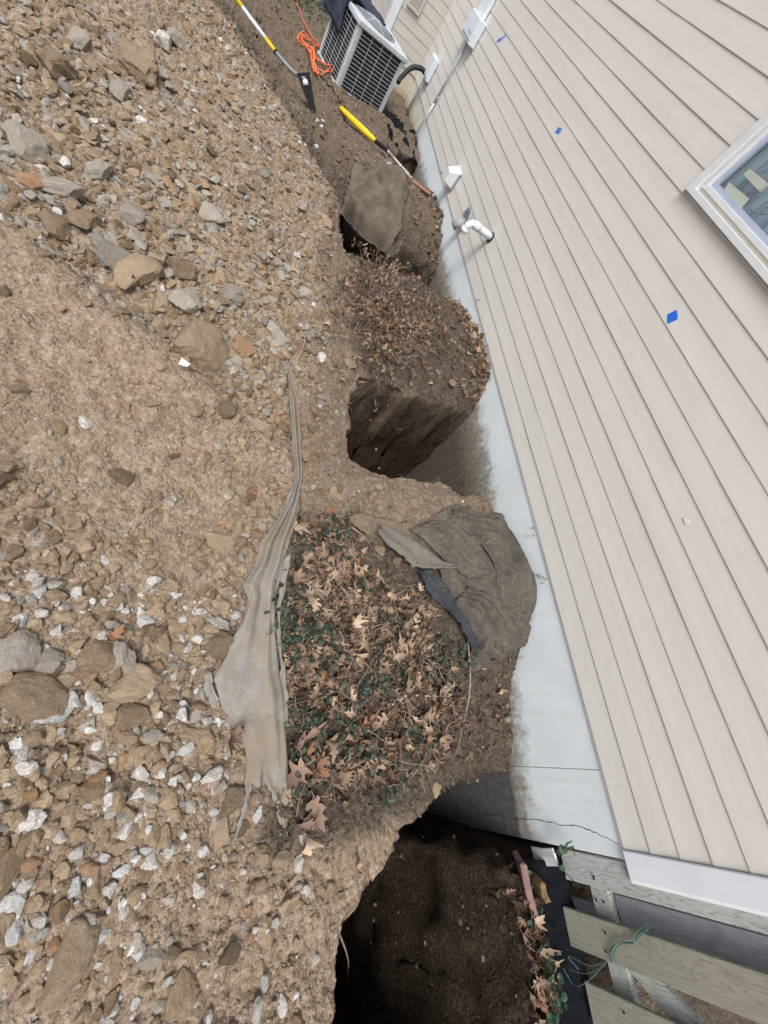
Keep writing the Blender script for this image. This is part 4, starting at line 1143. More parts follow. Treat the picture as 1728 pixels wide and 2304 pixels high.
p_ = [(-1.311, 11.334, -0.424)][0]
heap("tarp", (p_[0] + .18, p_[1] + .55, p_[2]), .42, .5, .42, M_TARP, "pale grey tarp heaped behind the air conditioner", "tarp", 201)
p_ = [(-1.5449, 11.3905, -0.4579)][0]
heap("dark_bag", (p_[0], p_[1] + .1, p_[2]), .12, .2, .18, M_NAVY, "small dark bag lying beyond the orange cord at top edge", "bag", 211)

# soil crumbs lying on the fabric
from mathutils.bvhtree import BVHTree
bpy.context.view_layer.update()
FBV = [BVHTree.FromPolygons([tuple(v.co) for v in o.data.vertices], [tuple(p.vertices) for p in o.data.polygons]) for o in lf.children]
def on_fabric(x, y):
    best = None
    for bv in FBV:
        h_ = bv.ray_cast(Vector((x, y, 2.0)), Vector((0, 0, -1)))[0]
        if h_ is not None and (best is None or h_.z > best): best = h_.z
    return best

# ------------------------------------------------------------------ leaves
def leaf_mat(name, a, b, vary=.25):
    t = NT(name)
    n = t.noise(25, 5, .6)
    c = t.ramp(n, [(.3, a), (.7, b)])
    at = t.n("ShaderNodeAttribute", attribute_name="tint")
    oi = t.n("ShaderNodeObjectInfo")
    k = t.mad(oi.outputs["Random"], 2 * vary, 1 - vary)
    sc = t.n("ShaderNodeVectorMath", operation='SCALE'); t.l(c, sc.inputs[0]); t.l(k, sc.inputs["Scale"])
    t.color(sc.outputs[0]); t.set(Roughness=.7)
    t.b.inputs["Specular IOR Level"].default_value = .25
    t.bump(t.noise(90, 3, .6), .25, .002)
    return t.m
M_LEAF = [leaf_mat("leaf_tan", (.19, .13, .085), (.33, .24, .165)), leaf_mat("leaf_rust", (.16, .08, .044), (.27, .152, .09)),
          leaf_mat("leaf_pale", (.29, .21, .14), (.43, .325, .235)), leaf_mat("leaf_pinkbrown", (.17, .108, .08), (.27, .182, .138)), leaf_mat("leaf_dark", (.075, .046, .032), (.135, .086, .062))]

def oak_outline():
    """half outline of a lobed, pointed oak leaf along x from 0 (stalk) to 1 (tip)"""
    return [(0, .012), (.17, .014), (.24, .10), (.235, .24), (.30, .27), (.36, .17), (.41, .12), (.47, .22), (.50, .40), (.57, .37), (.60, .20), (.66, .13), (.73, .20), (.80, .26), (.82, .13), (.90, .075), (1.0, 0.0)]
def leaf_data(seed, curl, twist, cup):
    r = random.Random(seed)
    half = oak_outline()
    V, F = [], []
    def warp(x, y):
        a = (x - .5) * twist
        z = curl * (x - .45) ** 2 * 1.6 + cup * abs(y) * 1.2 + y * a + .05 * float(vnoise(x * 4 + seed, y * 5, 3))
        bend = math.sin(x * 2.2 + seed) * .05
        return (x - .5, y + bend, z)
    sl_, sr_ = r.uniform(.45, 1.1), r.uniform(.55, 1.15)
    L = [(x + r.uniform(-.025, .025), y * sl_ * r.uniform(.75, 1.2)) for x, y in half]
    Rr = [(x + r.uniform(-.025, .025), -y * sr_ * r.uniform(.75, 1.2)) for x, y in half]
    n = len(half)
    for x, y in L: V.append(warp(x, y))
    for x, y in half: V.append(warp(x, 0))
    for x, y in Rr: V.append(warp(x, y))
    for i in range(n - 1):
        F.append((n + i, n + i + 1, i + 1, i)); F.append((2*n + i, 2*n + i + 1, n + i + 1, n + i))
    return np.array(V), F
LV = [leaf_data(1, .3, .4, .2), leaf_data(2, 1.2, -1.2, .7), leaf_data(3, -.9, 1.2, .55), leaf_data(4, 2.4, .8, 1.3), leaf_data(5, -2.2, -.9, 1.1), leaf_data(6, .6, 2.2, .5)]
LMESH = {}
def leaf_mesh(v, m):
    if (v, m) not in LMESH:
        me = bpy.data.meshes.new("oak_leaf")
        me.from_pydata([tuple(p) for p in LV[v][0]], [], LV[v][1]); me.update()
        me.polygons.foreach_set("use_smooth", [True] * len(me.polygons))
        me.materials.append(M_LEAF[m]); LMESH[(v, m)] = me
    return LMESH[(v, m)]

def in_poly(x, y, P): return poly_sd(np.array([x]), np.array([y]), P)[0] > 0
STRIP = [p[:2] for p in [(-1.7841, 1.9497, -0.2637), (-1.7326, 1.6191, -0.2855), (-1.666, 1.1583, -0.3335), (-1.7025, 1.0295, -0.3527), (-1.8018, 0.8161, -0.3641), (-1.8189, 0.6966, -0.3737), (-1.8646, 0.597, -0.3794), (-1.8298, 0.5415, -0.385), (-1.8598, 0.3948, -0.3871), (-1.8919, 0.2976, -0.3884), (-1.935, 0.2066, -0.3869), (-1.887, 0.1043, -0.3959), (-1.7909, 0.0177, -0.4122), (-1.7586, -0.1582, -0.4131), (-1.5977, -0.313, -0.4281), (-1.5741, -0.3165, -0.4297), (-1.5961, -0.1762, -0.4261), (-1.6384, 0.1532, -0.4161), (-1.6928, 0.3854, -0.3954), (-1.7086, 0.5545, -0.3874), (-1.6763, 0.742, -0.3725), (-1.63, 0.9811, -0.3611), (-1.6506, 1.3358, -0.3141), (-1.7549, 1.9678, -0.2657)]]
FABR = [p[:2] for p in [(-0.5374, 1.3058, -0.262), (-0.004, 1.3903, -0.3222), (-0.02, 1.0188, -0.2168), (-0.004, 0.6964, -0.2282), (-0.004, 0.45, -0.3637), (-0.3023, 0.298, -0.4152), (-0.5559, 0.2861, -0.4071), (-0.5602, 0.4984, -0.3468), (-0.7926, 0.7328, -0.3265), (-1.0799, 0.8969, -0.3408), (-1.0769, 0.9977, -0.3346), (-0.9452, 1.032, -0.3152)]]
BED = [p[:2] for p in [(-1.6355, 1.0323, -0.3538), (-1.681, 0.6477, -0.3809), (-1.6725, 0.449, -0.3913), (-1.6238, 0.191, -0.4166), (-1.5866, -0.0623, -0.4227), (-1.56, -0.2889, -0.4306), (-1.4763, -0.3464, -0.4355), (-1.255, -0.265, -0.4438), (-0.9916, -0.242, -0.4568), (-0.665, -0.1742, -0.4798), (-0.5335, -0.0037, -0.4764), (-0.5528, 0.1882, -0.4333), (-0.6419, 0.3868, -0.3935), (-0.7741, 0.6155, -0.3628), (-0.9775, 0.7821, -0.3392), (-1.1587, 0.8713, -0.3479), (-1.3374, 1.0403, -0.3468), (-1.4823, 1.0812, -0.348)]]
CORE = [p[:2] for p in [(-1.598, 0.8035, -0.368), (-1.6673, 0.4923, -0.3892), (-1.615, 0.191, -0.4171), (-1.5734, -0.097, -0.4249), (-1.4819, -0.205, -0.4342), (-1.1547, -0.151, -0.4401), (-0.7631, -0.0814, -0.4603), (-0.6252, 0.1404, -0.4423), (-0.7359, 0.4362, -0.3989), (-0.9374, 0.6553, -0.3666), (-1.2726, 0.8027, -0.365)]]
bx0, bx1 = min(p[0] for p in BED), max(p[0] for p in BED); by0, by1 = min(p[1] for p in BED), max(p[1] for p in BED)
LEAF_WORDS = ["tan", "rusty brown", "pale buff", "pinkish brown", "dark brown"]
def put_leaf(x, y, size, m, label, group, lift=.012, tilt=.5, rz=None, v=None):
    r = random
    v = r.randrange(6) if v is None else v
    o = bpy.data.objects.new("oak_leaf", leaf_mesh(v, m))
    o.location = (x, y, float(ground_z(x, y)) + lift)
    o.rotation_euler = (r.uniform(-tilt, tilt), r.uniform(-tilt, tilt), r.uniform(0, 6.28) if rz is None else rz)
    o.scale = (size, size, size)
    link(o); return tag(o, label, "leaf", group)

# bed: individual leaves on top, the mass of litter beneath them as one
lr = random.Random(4)
cnt = 0
BLEAF, BO = [], []
while cnt < 215:
    x, y = lr.uniform(bx0, bx1), lr.uniform(by0, by1)
    if not in_poly(x, y, BED): continue
    if not in_poly(x, y, CORE) and lr.random() < .55: continue
    m = lr.choices([0, 1, 2, 3, 4], [6, 2, 4, 3, 1])[0]
    BLEAF.append((x, y, m)); BO.append(None)
    BO[-1] = put_leaf(x, y, lr.uniform(.055, .125), m, LEAF_WORDS[m] + " lobed oak leaf lying in the ivy bed between the dirt holes", "oak leaves in the ivy bed", lr.uniform(.015, .06), .9)
    cnt += 1
for (gx_, gy_, sz, m, lab) in [(-1.8267, 0.0034, 0.135, 3, 'large pinkish brown oak leaf lying across the grey plastic strip'), (-1.4617, -0.2795, 0.16, 3, 'largest pinkish oak leaf at the lower end of the leaf bed'), (-1.5536, -0.1402, 0.14, 3, 'long pinkish oak leaf against the plastic strip edge'), (-1.5058, -0.3785, 0.12, 2, 'pale folded oak leaf just below the plastic strip end'), (-2.2965, 0.3389, 0.075, 1, 'rusty oak leaf among stones in the left dirt'), (-1.6943, 1.0893, 0.065, 1, 'rusty oak leaf beside the upper plastic strip'), (-1.7532, 1.1142, 0.06, 1, 'small rusty oak leaf on pebbles left of plastic strip'), (-1.8609, 1.0762, 0.055, 1, 'curled rusty leaf on the stony dirt left of strip'), (-1.2592, -0.5031, 0.075, 0, 'tan oak leaf on the bare soil edge above big hole'), (-0.3744, -0.7671, 0.06, 2, 'pale oak leaf hanging at the rim of the big hole'), (-1.6975, -0.532, 0.05, 1, 'small orange leaf on the dirt above the lower pit edge'), (-2.5886, 2.0237, 0.11, 1, 'red brown oak leaf stuck on a boulder in the upper rocks'), (-0.1463, 0.1646, 0.09, 2, 'pale oak leaf on dark soil below the landscape fabric'), (-0.2347, 0.0228, 0.07, 0, 'tan oak leaf on soil close to the stained foundation'), (-1.5143, 2.4889, 0.075, 2, 'pale oak leaf on the dirt left of dead brush'), (-1.3644, 2.1109, 0.075, 2, 'pale oak leaf at the upper left rim of middle hole'), (-0.5335, 2.4904, 0.07, 2, 'pale star shaped leaf on the dark mound by foundation'), (-0.7174, 2.4868, 0.05, 3, 'pinkish leaf on the dark mound above the middle hole'), (-0.0729, 2.7462, 0.1, 1, 'orange brown oak leaf at the mound edge touching foundation'), (-0.0389, 2.5736, 0.09, 1, 'rust oak leaf overhanging the right rim of middle hole'), (-0.1604, 2.8569, 0.075, 0, 'tan oak leaf on the mound crest near foundation'), (-0.1271, 3.4451, 0.06, 1, 'rust leaf on the upper end of the dark mound'), (0.0681, 3.202, 0.055, 1, 'rust leaf on mound edge beside pale foundation'), (-0.7247, 0.5654, 0.075, 2, 'pale curled oak leaf beside the dark fabric fold'), (-0.0148, 0.5844, 0.085, 2, 'pale oak leaf tucked at the fabric corner by foundation'), (0.1022, 0.4987, 0.06, 0, 'tan leaf on the fabric corner touching the wall')]:
    put_leaf(gx_, gy_, sz, m, lab, None, .03 if gx_ > -.9 or sz > .1 else .015, .25)
LM_BED = [(n_, Vector(p)) for n_, p in (("the plastic strip's widest part", [(-1.6754, 0.3459, -0.3993)][0]), ("the plastic strip's upper fold", [(-1.637, 0.8219, -0.3666)][0]), ("the plastic strip's lower tail", [(-1.5839, -0.0961, -0.4243)][0]),
    ("the dark fabric fold", [(-0.7861, 0.5631, -0.379)][0]), ("the pale turned fabric flap", [(-1.0081, 0.8201, -0.3378)][0]), ("the middle of the ivy bed", [(-1.2291, 0.2765, -0.4182)][0]), ("the bare top corner of leaf bed", [(-1.4757, 0.9569, -0.357)][0]),
    ("the front corner of the fabric fan", [(-0.5553, 0.2372, -0.4199)][0]), ("the leaf bed's lower right soil", [(-0.7613, -0.06, -0.4586)][0]), ("the large pit's upper rim", [(-1.1548, -0.2241, -0.446)][0]), ("the largest pinkish oak leaf", [(-1.4617, -0.2795, -0.4365)][0]), ("the ivy patch inside the bed", [(-1.2589, 0.0273, -0.4239)][0]), ("the twigs right of the strip", [(-1.446, 0.4905, -0.4022)][0]))]
# a few leaves caught at the siding edge
for k, (y, z) in enumerate(((1.15, -.02), (1.10, -.035), (.80, -.05), (.78, -.03), (.82, -.075), (.76, -.06))):
    o = bpy.data.objects.new("leaf_scrap", leaf_mesh(k % 6, 2 if k % 2 else 0)); o.location = (-.018, y, z)
    o.rotation_euler = (lr.uniform(0, 6), 1.5, lr.uniform(0, 6)); o.scale = (.035,) * 3; link(o)
    tag(o, ["farther tan leaf scrap caught under the siding edge beyond the fabric", "farther pale leaf scrap hanging under the siding edge beyond the fabric", "tan leaf scrap on foundation above the fabric corner", "pale leaf scrap highest at the siding edge above the fabric corner", "tan leaf scrap lowest on the foundation near the fabric corner", "pale leaf scrap nearest the camera at siding edge above fabric"][k], "leaf", "leaf scraps at the siding edge")
# slope by the fence
FL = []
for k in range(34):
    while True:
        x, y = lr.uniform(-.28, -.12), lr.uniform(-1.4, -.92)
        if lr.random() < sstep(-.7, -1.2, y) + .2: break
    m = lr.choices([0, 2, 3, 1], [4, 2, 3, 1])[0]
    FL.append((None, LEAF_WORDS[m])); FL[-1] = (put_leaf(x, y, lr.uniform(.055, .10), m, LEAF_WORDS[m] + " oak leaf on the slope below the fence", "leaves on the slope below the fence", lr.uniform(.01, .05), .7), LEAF_WORDS[m])

def scatter_mesh(name, base, spots, mat, cname=None):
    """join many transformed copies of small bases into one mesh; spots: (variant, loc, rot, scale3, colour)"""
    VV, FF, CC = [], [], []
    off = 0
    vi = np.array([p[0] for p in spots]); loc = np.array([p[1] for p in spots], float); rot = np.array([p[2] for p in spots], float)
    sc = np.array([p[3] for p in spots], float); col = np.array([p[4] for p in spots], float)
    c, s = np.cos(rot), np.sin(rot)
    cx_, cy_, cz_ = c.T; sx_, sy_, sz_ = s.T
    Rm = np.stack([np.stack([cz_*cy_, cz_*sy_*sx_ - sz_*cx_, cz_*sy_*cx_ + sz_*sx_], -1), np.stack([sz_*cy_, sz_*sy_*sx_ + cz_*cx_, sz_*sy_*cx_ - cz_*sx_], -1), np.stack([-sy_, cy_*sx_, cy_*cx_], -1)], 1)
    for v in range(len(base)):
        m_ = vi == v
        if not m_.any(): continue
        B, Fc = np.asarray(base[v][0]), np.asarray(base[v][1])
        P = np.einsum('nij,nkj->nki', Rm[m_], B[None] * sc[m_][:, None, :]) + loc[m_][:, None, :]
        n = len(P)
        VV.append(P.reshape(-1, 3)); FF.append((Fc[None] + (off + np.arange(n) * len(B))[:, None, None]).reshape(-1, Fc.shape[1])); off += n * len(B)
        CC.append(np.repeat(np.concatenate([col[m_], np.ones((n, 1))], 1), len(B), 0))
    me = fast_mesh(name, np.concatenate(VV), np.concatenate(FF), mat, False, (cname, np.concatenate(CC)) if cname else None)
    return link(bpy.data.objects.new(name, me))

def tint_mat(name, rough=.8, bump=.4, spec=.25, scale=40, attr="tint", dist=.003):
    t = NT(name)
    at = t.n("ShaderNodeAttribute", attribute_name=attr)
    n = t.noise(scale, 5, .65)
    k = t.ramp(t.math('ADD', t.math('MULTIPLY', n, .6), t.math('MULTIPLY', t.noise(scale * 4, 3, .7), .4)), [(.3, .5), (.7, 1.3)])
    c = t.mix(1.0, at.outputs["Color"], k, 'MULTIPLY')
    t.color(c); t.set(Roughness=rough); t.b.inputs["Specular IOR Level"].default_value = spec
    if bump: t.bump(t.noise(scale * 2, 5, .7), bump, dist)
    return t.m
M_TINTLEAF = tint_mat("leaf_litter", .75, .3, .2)
LCOL = [(.27, .188, .125), (.20, .108, .062), (.36, .27, .19), (.24, .16, .122), (.11, .073, .052), (.065, .046, .034)]
spots = []
while len(spots) < 2600:
    x, y = lr.uniform(bx0 - .05, bx1 + .1), lr.uniform(by0 - .05, by1 + .05)
    if not in_poly(x, y, BED): continue
    if not in_poly(x, y, CORE) and lr.random() < .6: continue
    s = lr.uniform(.018, .085); c = lr.choices(LCOL, [5, 2, 3, 3, 3, 3])[0]; q = lr.uniform(.7, 1.2)
    spots.append((lr.randrange(6), (x, y, float(ground_z(x, y, False)) + lr.uniform(.0, .045)), (lr.gauss(0, .5), lr.gauss(0, .5), lr.uniform(0, 6.28)), (s, s, s), tuple(a * q for a in c)))
def edge_leaves(n, xf, yf, smin, smax, cols):
    for _ in range(n):
        x, y = xf(), yf()
        s = lr.uniform(smin, smax); c = lr.choice(cols); q = lr.uniform(.6, 1.1)
        spots.append((lr.randrange(6), (x, y, float(ground_z(x, y)) + lr.uniform(.004, .025)), (lr.gauss(0, .6), lr.gauss(0, .6), lr.uniform(0, 6.28)), (s, s, s), tuple(a * q for a in c)))
edge_leaves(260, lambda: -abs(lr.gauss(0, .11)) - .02, lambda: lr.uniform(2.45, 3.7), .03, .075, LCOL[:4])
edge_leaves(220, lambda: lr.uniform(-1.2, -.05), lambda: lr.uniform(2.5, 3.7), .015, .05, LCOL)
edge_leaves(90, lambda: -abs(lr.gauss(0, .12)) - .01, lambda: lr.uniform(4.8, 6.2), .03, .08, LCOL)
edge_leaves(80, lambda: lr.uniform(-.6, -.03), lambda: lr.uniform(-.2, .35), .02, .06, LCOL)
edge_leaves(80, lambda: lr.uniform(-.28, -.10), lambda: lr.uniform(-1.4, -.8), .03, .09, LCOL)
edge_leaves(60, lambda: lr.uniform(-1.6, -.8), lambda: lr.uniform(7.0, 9.5), .03, .08, LCOL)
tag(scatter_mesh("leaf_litter", LV, spots, M_TINTLEAF, "tint"), "brown leaf litter covering the dark soil", None, None, "stuff")

# ------------------------------------------------------------------ ivy and twigs
def ivy_leaf(seed):
    r = random.Random(seed)
    n = 10
    V = [(0, 0, .02)]
    for k in range(n):
        a = 2 * math.pi * k / n
        rad = .5 * (.72 + .28 * abs(math.cos(1.5 * a))) * r.uniform(.85, 1.1)
        V.append((rad * math.cos(a), rad * math.sin(a) * .9, .10 * math.cos(2 * a) + r.uniform(-.05, .05)))
    return np.array(V), [(0, k + 1, (k + 1) % n + 1) for k in range(n)]
IV = [ivy_leaf(k) for k in range(5)]
M_IVY = tint_mat("ivy", .5, .2, .4)
spots = []
clumps = [(x, y) for x, y, _ in [(-1.6673, 0.4923, -0.3892), (-1.6267, 0.3481, -0.4006), (-1.596, 0.7789, -0.3699), (-1.4706, 0.8781, -0.365), (-1.5724, 0.4787, -0.3931), (-1.4923, 0.3977, -0.4047), (-1.3938, 0.9718, -0.3519), (-1.2574, 0.148, -0.4212), (-1.1477, 0.1682, -0.4249), (-0.9955, 0.2129, -0.4334), (-1.3534, -0.0616, -0.4308), (-1.4258, 0.035, -0.4272), (-1.5166, 0.0208, -0.4237), (-1.2066, -0.0907, -0.4338), (-0.9212, -0.0505, -0.4486), (-1.1019, -0.2481, -0.4514), (-1.6729, 0.5579, -0.3863), (-1.2663, 0.6753, -0.3819), (-0.6768, 0.2127, -0.4287), (-0.559, 0.3371, -0.3942), (-0.736, 0.3981, -0.4058), (-1.4097, 0.2948, -0.4193), (-1.0244, 0.4969, -0.4009), (-1.5266, -0.1675, -0.4304), (-1.6818, 0.4065, -0.3938)]]
while len(spots) < 950:
    cx_, cy_ = lr.choice(clumps)
    x, y = cx_ + lr.gauss(0, .055), cy_ + lr.gauss(0, .05)
    if x < -1.75: continue
    s = lr.uniform(.018, .036); g = lr.uniform(.6, 1.25)
    spots.append((lr.randrange(5), (x, y, float(ground_z(x, y, False)) + lr.uniform(.03, .10)), (lr.gauss(0, .5), lr.gauss(0, .5), lr.uniform(0, 6.28)), (s, s, s), (.034 * g, .050 * g, .032 * g)))
for _ in range(60):
    x, y = -.17 + lr.gauss(0, .03), -1.14 + lr.gauss(0, .12)
    s = lr.uniform(.022, .045); g = lr.uniform(.7, 1.3)
    spots.append((lr.randrange(5), (x, y, float(ground_z(x, y, False)) + lr.uniform(.03, .12)), (lr.gauss(0, .5), lr.gauss(0, .5), lr.uniform(0, 6.28)), (s, s, s), (.022 * g, .055 * g, .030 * g)))
tag(scatter_mesh("ground_ivy", IV, spots, M_IVY, "tint"), "dark green ivy leaves creeping through the leaf bed", None, None, "stuff")
# ivy sprig at the foundation corner
sg = tag(empty("ivy_sprig", (-.03, -.66, -.40)), "green ivy sprig growing at the foundation corner by the fence", "plant")
M_IVY2 = noisy("sprig_leaf", (.02, .055, .028), (.05, .11, .06), 30, .5, .2)
m = MB(); m.tube(spline([(0, -.03, -.06), (-.02, 0, 0), (-.03, .03, .08), (-.02, .05, .15)], 4), .003, 5)
m.tube(spline([(-.01, -.01, -.02), (-.03, -.06, .06), (-.03, -.11, .14)], 4), .0025, 5)
m.build("stem", noisy("stem", (.08, .05, .03), (.14, .09, .06), 20, .8, 0), sg)
for k, (a, b, c, s) in enumerate(((-.03, .03, .085, .05), (-.035, .06, .13, .06), (-.03, .035, .15, .055), (-.03, .01, .06, .04), (-.035, -.05, .06, .04), (-.035, -.10, .13, .05))):
    B, F = IV[k % 5]
    o = mk("leaf", B * s, F, M_IVY2, sg, True); o.location = (a, b, c); o.rotation_euler = (.3 * k, -1.0 + .2 * k, k * 1.3)

def twig_pts(x, y, L, a, lift, droop=.0):
    n = 5
    P = []
    for k in range(n):
        t = k / (n - 1)
        px, py = x + math.cos(a) * L * (t - .5) + lr.uniform(-.012, .012), y + math.sin(a) * L * (t - .5) + lr.uniform(-.012, .012)
        P.append((px, py, float(ground_z(px, py, False)) + lift + lr.uniform(-.008, .02)))
    return P
M_TWIG = noisy("twig", (.14, .11, .09), (.36, .29, .235), 30, .85, .3, .002)
M_TWIGD = noisy("twig_dark", (.06, .042, .033), (.13, .09, .07), 30, .85, .3, .002)
m = MB()
for _ in range(230):
    while True:
        x, y = lr.uniform(bx0, bx1 + .1), lr.uniform(by0, by1)
        if in_poly(x, y, BED): break
    m.tube(twig_pts(x, y, lr.uniform(.05, .24), lr.uniform(0, 6.28), lr.uniform(.03, .085)), [lr.uniform(.0006, .0018)] * 5, 4)
tag(m.build("twig_litter", M_TWIG), "thin dry twigs strewn over the leaf bed", None, None, "stuff")
for k, (A, B, lab) in enumerate((
    ([(-1.6445, 0.7108, -0.375)][0], [(-1.4093, 0.552, -0.3996)][0], "long pale dry twig crossing the upper leaf bed"),
    ([(-0.5223, 0.5174, -0.3328)][0], [(-0.5819, -0.1375, -0.4905)][0], "pale curved twig on the right edge of leaf bed"),
    ([(-1.3901, -0.5888, -0.4364)][0], [(-0.4733, -1.4893, -2.0124)][0], "grey bent root hanging at the rim of the large pit"),
    ([(-1.8615, 2.0286, -0.266)][0], [(-1.7699, 1.8442, -0.2683)][0], "bare grey stick at the top end of plastic strip"),
    ([(-1.7517, 1.9092, -0.2651)][0], [(-1.6727, 2.4466, -0.2526)][0], "thin stick lying on dirt above the plastic strip"),
    ([(-1.3957, 1.0575, -0.3483)][0], [(-1.1588, 0.8991, -0.3453)][0], "dry stem at the top edge of the leaf bed"))):
    mid = ((A[0] + B[0]) / 2 + .03, (A[1] + B[1]) / 2 - .02, (A[2] + B[2]) / 2 + .06)
    o = MB().tube(spline([(A[0], A[1], A[2] + .03), mid, (B[0], B[1], B[2] + .03)], 6), [.005] * 5 + [.004] * 4 + [.002] * 4, 6).build("dry_twig", M_TWIG, None, True)
    tag(o, lab, "twig")

# dead shrub between the middle and upper hole
def shrub(name, cx_, cy_, n, spread, hgt, label, seed, leaves, cols):
    r = random.Random(seed)
    e = tag(empty(name, (cx_, cy_, float(ground_z(cx_, cy_, False)))), label, "shrub")
    z0 = e.location.z
    for k in range(n):
        a = r.uniform(0, 6.28); d0 = abs(r.gauss(0, spread * .5)); x0, y0 = d0 * math.cos(a), d0 * math.sin(a) * 1.3
        gz = float(ground_z(cx_ + x0, cy_ + y0, False)) - z0
        b = a + r.gauss(0, .9); L = r.uniform(.10, .34); lean = r.uniform(.25, 1.2)
        P = [(x0, y0, gz - .01)]
        for q in range(1, 5):
            t = q / 4
            P.append((x0 + math.cos(b) * L * t * lean + r.uniform(-.02, .02), y0 + math.sin(b) * L * t * lean + r.uniform(-.02, .02), gz + hgt * math.sin(t * 1.7) * r.uniform(.5, 1.1) * L / .3))
        mm = MB().tube(P, [.0045, .004, .003, .0022, .001], 4)
        for q in (1, 2, 3):
            p = P[q]
            for s_ in range(2):
                mm.tube([p, (p[0] + r.uniform(-.07, .07), p[1] + r.uniform(-.07, .07), p[2] + r.uniform(-.01, .07))], [.002, .0008], 3)
        mm.build("stem", M_TWIG if r.random() < .6 else M_TWIGD, e)
    sp = []
    for k in range(leaves):
        a = r.uniform(0, 6.28); d0 = abs(r.gauss(0, spread * .75)); x0, y0 = d0 * math.cos(a), d0 * math.sin(a) * 1.4
        gz = float(ground_z(cx_ + x0, cy_ + y0, False)) - z0
        s = r.uniform(.025, .06); c = r.choice(cols); q = r.uniform(.6, 1.2)
        sp.append((r.randrange(6), (x0, y0, gz + r.uniform(.02, .03 + hgt * .9)), (r.gauss(0, .9), r.gauss(0, .9), r.uniform(0, 6.28)), (s, s * .8, s), tuple(v * q for v in c)))
    o = scatter_mesh("dry_leaves", LV, sp, M_TINTLEAF, "tint"); o.parent = e; o["kind"] = "stuff"
    return e
c1 = [(-1.0198, 2.9066, -0.2596)][0]; c2 = [(-1.0209, 3.2557, -0.2076)][0]; c3 = [(-0.6674, 2.9695, -0.2099)][0]
shrub("dead_shrub", c1[0], c1[1], 150, .42, .14, "tangled dead brown shrub on the mound between two holes", 31, 1500, LCOL[:5])
shrub("dead_shrub", c2[0], c2[1], 60, .16, .15, "greyish bare dead brush at the rim of the fabric covered hole", 32, 130, [(.30, .25, .20), (.4, .34, .28), (.2, .14, .1)])
shrub("dead_shrub", c3[0], c3[1], 40, .16, .08, "rusty dead shrub tips near the foundation on the dark mound", 33, 200, LCOL[:4])
# green weeds at the far top edge
c4 = [(-1.8614, 10.9072, -0.4506)][0]
spots = []
for _ in range(700):
    x, y = c4[0] + lr.gauss(0, .35), c4[1] + lr.gauss(0, .8); s = lr.uniform(.03, .07); g = lr.uniform(.6, 1.2)
    spots.append((lr.randrange(5), (x, y, float(ground_z(x, y, False)) + lr.uniform(.0, .08)), (lr.gauss(0, .8), lr.gauss(0, .8), lr.uniform(0, 6.28)), (s * .5, s, s), (.06 * g, .095 * g, .035 * g)))
tag(scatter_mesh("weeds", IV, spots, M_IVY, "tint"), "patch of green weeds at the far end of the yard", None, None, "stuff")

# ------------------------------------------------------------------ stones
def ico(sub):
    bm = bmesh.new(); bmesh.ops.create_icosphere(bm, subdivisions=sub, radius=1.0)
    V = np.array([v.co[:] for v in bm.verts]); F = [tuple(v.index for v in f.verts) for f in bm.faces]
    bm.free(); return V, F
def rock_shape(sub, seed, cuts=9, rough=.06, dl=.55, dh=.86):
    V, F = ico(sub)
    r = np.random.default_rng(seed)
    V = V * (1 + .0 * V[:, :1])
    for _ in range(cuts):                       # broken faces
        n = r.normal(size=3); n /= np.linalg.norm(n); d = r.uniform(dl, dh)
        s = V @ n
        V = V - np.outer(np.maximum(s - d, 0), n)
    nz = fbm(V[:, 0] * 2.1 + seed, V[:, 1] * 2.1 + V[:, 2] * 1.7, seed, 4)
    nz2 = fbm(V[:, 0] * 6.3 + seed, V[:, 1] * 6.3 - V[:, 2] * 5.1, seed + 3, 3)
    V = V * (1 + rough * 2.4 * nz + rough * 1.3 * nz2)[:, None]
    V = V / (.5 * (V.max(0) - V.min(0)))
    return V - V.mean(0), F
RV = [rock_shape(4 if k < 8 else 3, 300 + k, 11 + k % 6, .06 + .025 * (k % 3), .48, .84) for k in range(16)]
def rock_mat(name, a, b, c, scale=14, rough=.9, bump=.8):
    t = NT(name)
    oi = t.n("ShaderNodeObjectInfo")
    n = t.noise(scale * .12, 5, .65, None); n2 = t.noise(scale * .9, 6, .75)
    col = t.ramp(t.math('ADD', t.math('MULTIPLY', n2, .55), t.math('MULTIPLY', t.noise(3.2, 6, .75), .45)), [(.28, a), (.5, b), (.72, c)])
    dust = t.ramp(t.noise(scale * .2, 4, .6), [(.4, 0.05), (.65, .8)])
    col = t.mix(dust, col, (.305, .234, .158))
    k = t.mad(oi.outputs["Random"], .5, .8)
    sc = t.n("ShaderNodeVectorMath", operation='SCALE'); t.l(col, sc.inputs[0]); t.l(k, sc.inputs["Scale"])
    t.color(sc.outputs[0]); t.set(Roughness=rough); t.b.inputs["Specular IOR Level"].default_value = .2
    t.bump(t.math('ADD', n2, t.noise(5, 6, .7)), bump, .012)
    return t.m
ROCK = dict(
 tan=rock_mat("rock_tan", (.16, .112, .07), (.285, .217, .148), (.42, .335, .24)),
 brown=rock_mat("rock_brown", (.115, .075, .045), (.205, .147, .095), (.31, .235, .16)),
 grey=rock_mat("rock_grey", (.16, .152, .138), (.30, .285, .26), (.44, .425, .40)),
 white=rock_mat("rock_white", (.40, .385, .36), (.58, .575, .56), (.74, .74, .735), bump=.7),
 orange=rock_mat("rock_orange", (.25, .12, .06), (.37, .20, .11), (.47, .30, .19)),
 clod=rock_mat("dirt_clod", (.13, .09, .06), (.215, .155, .105), (.30, .23, .165), scale=22, bump=1.0))
for k_ in ("white",):
    pass
RMESH = {}
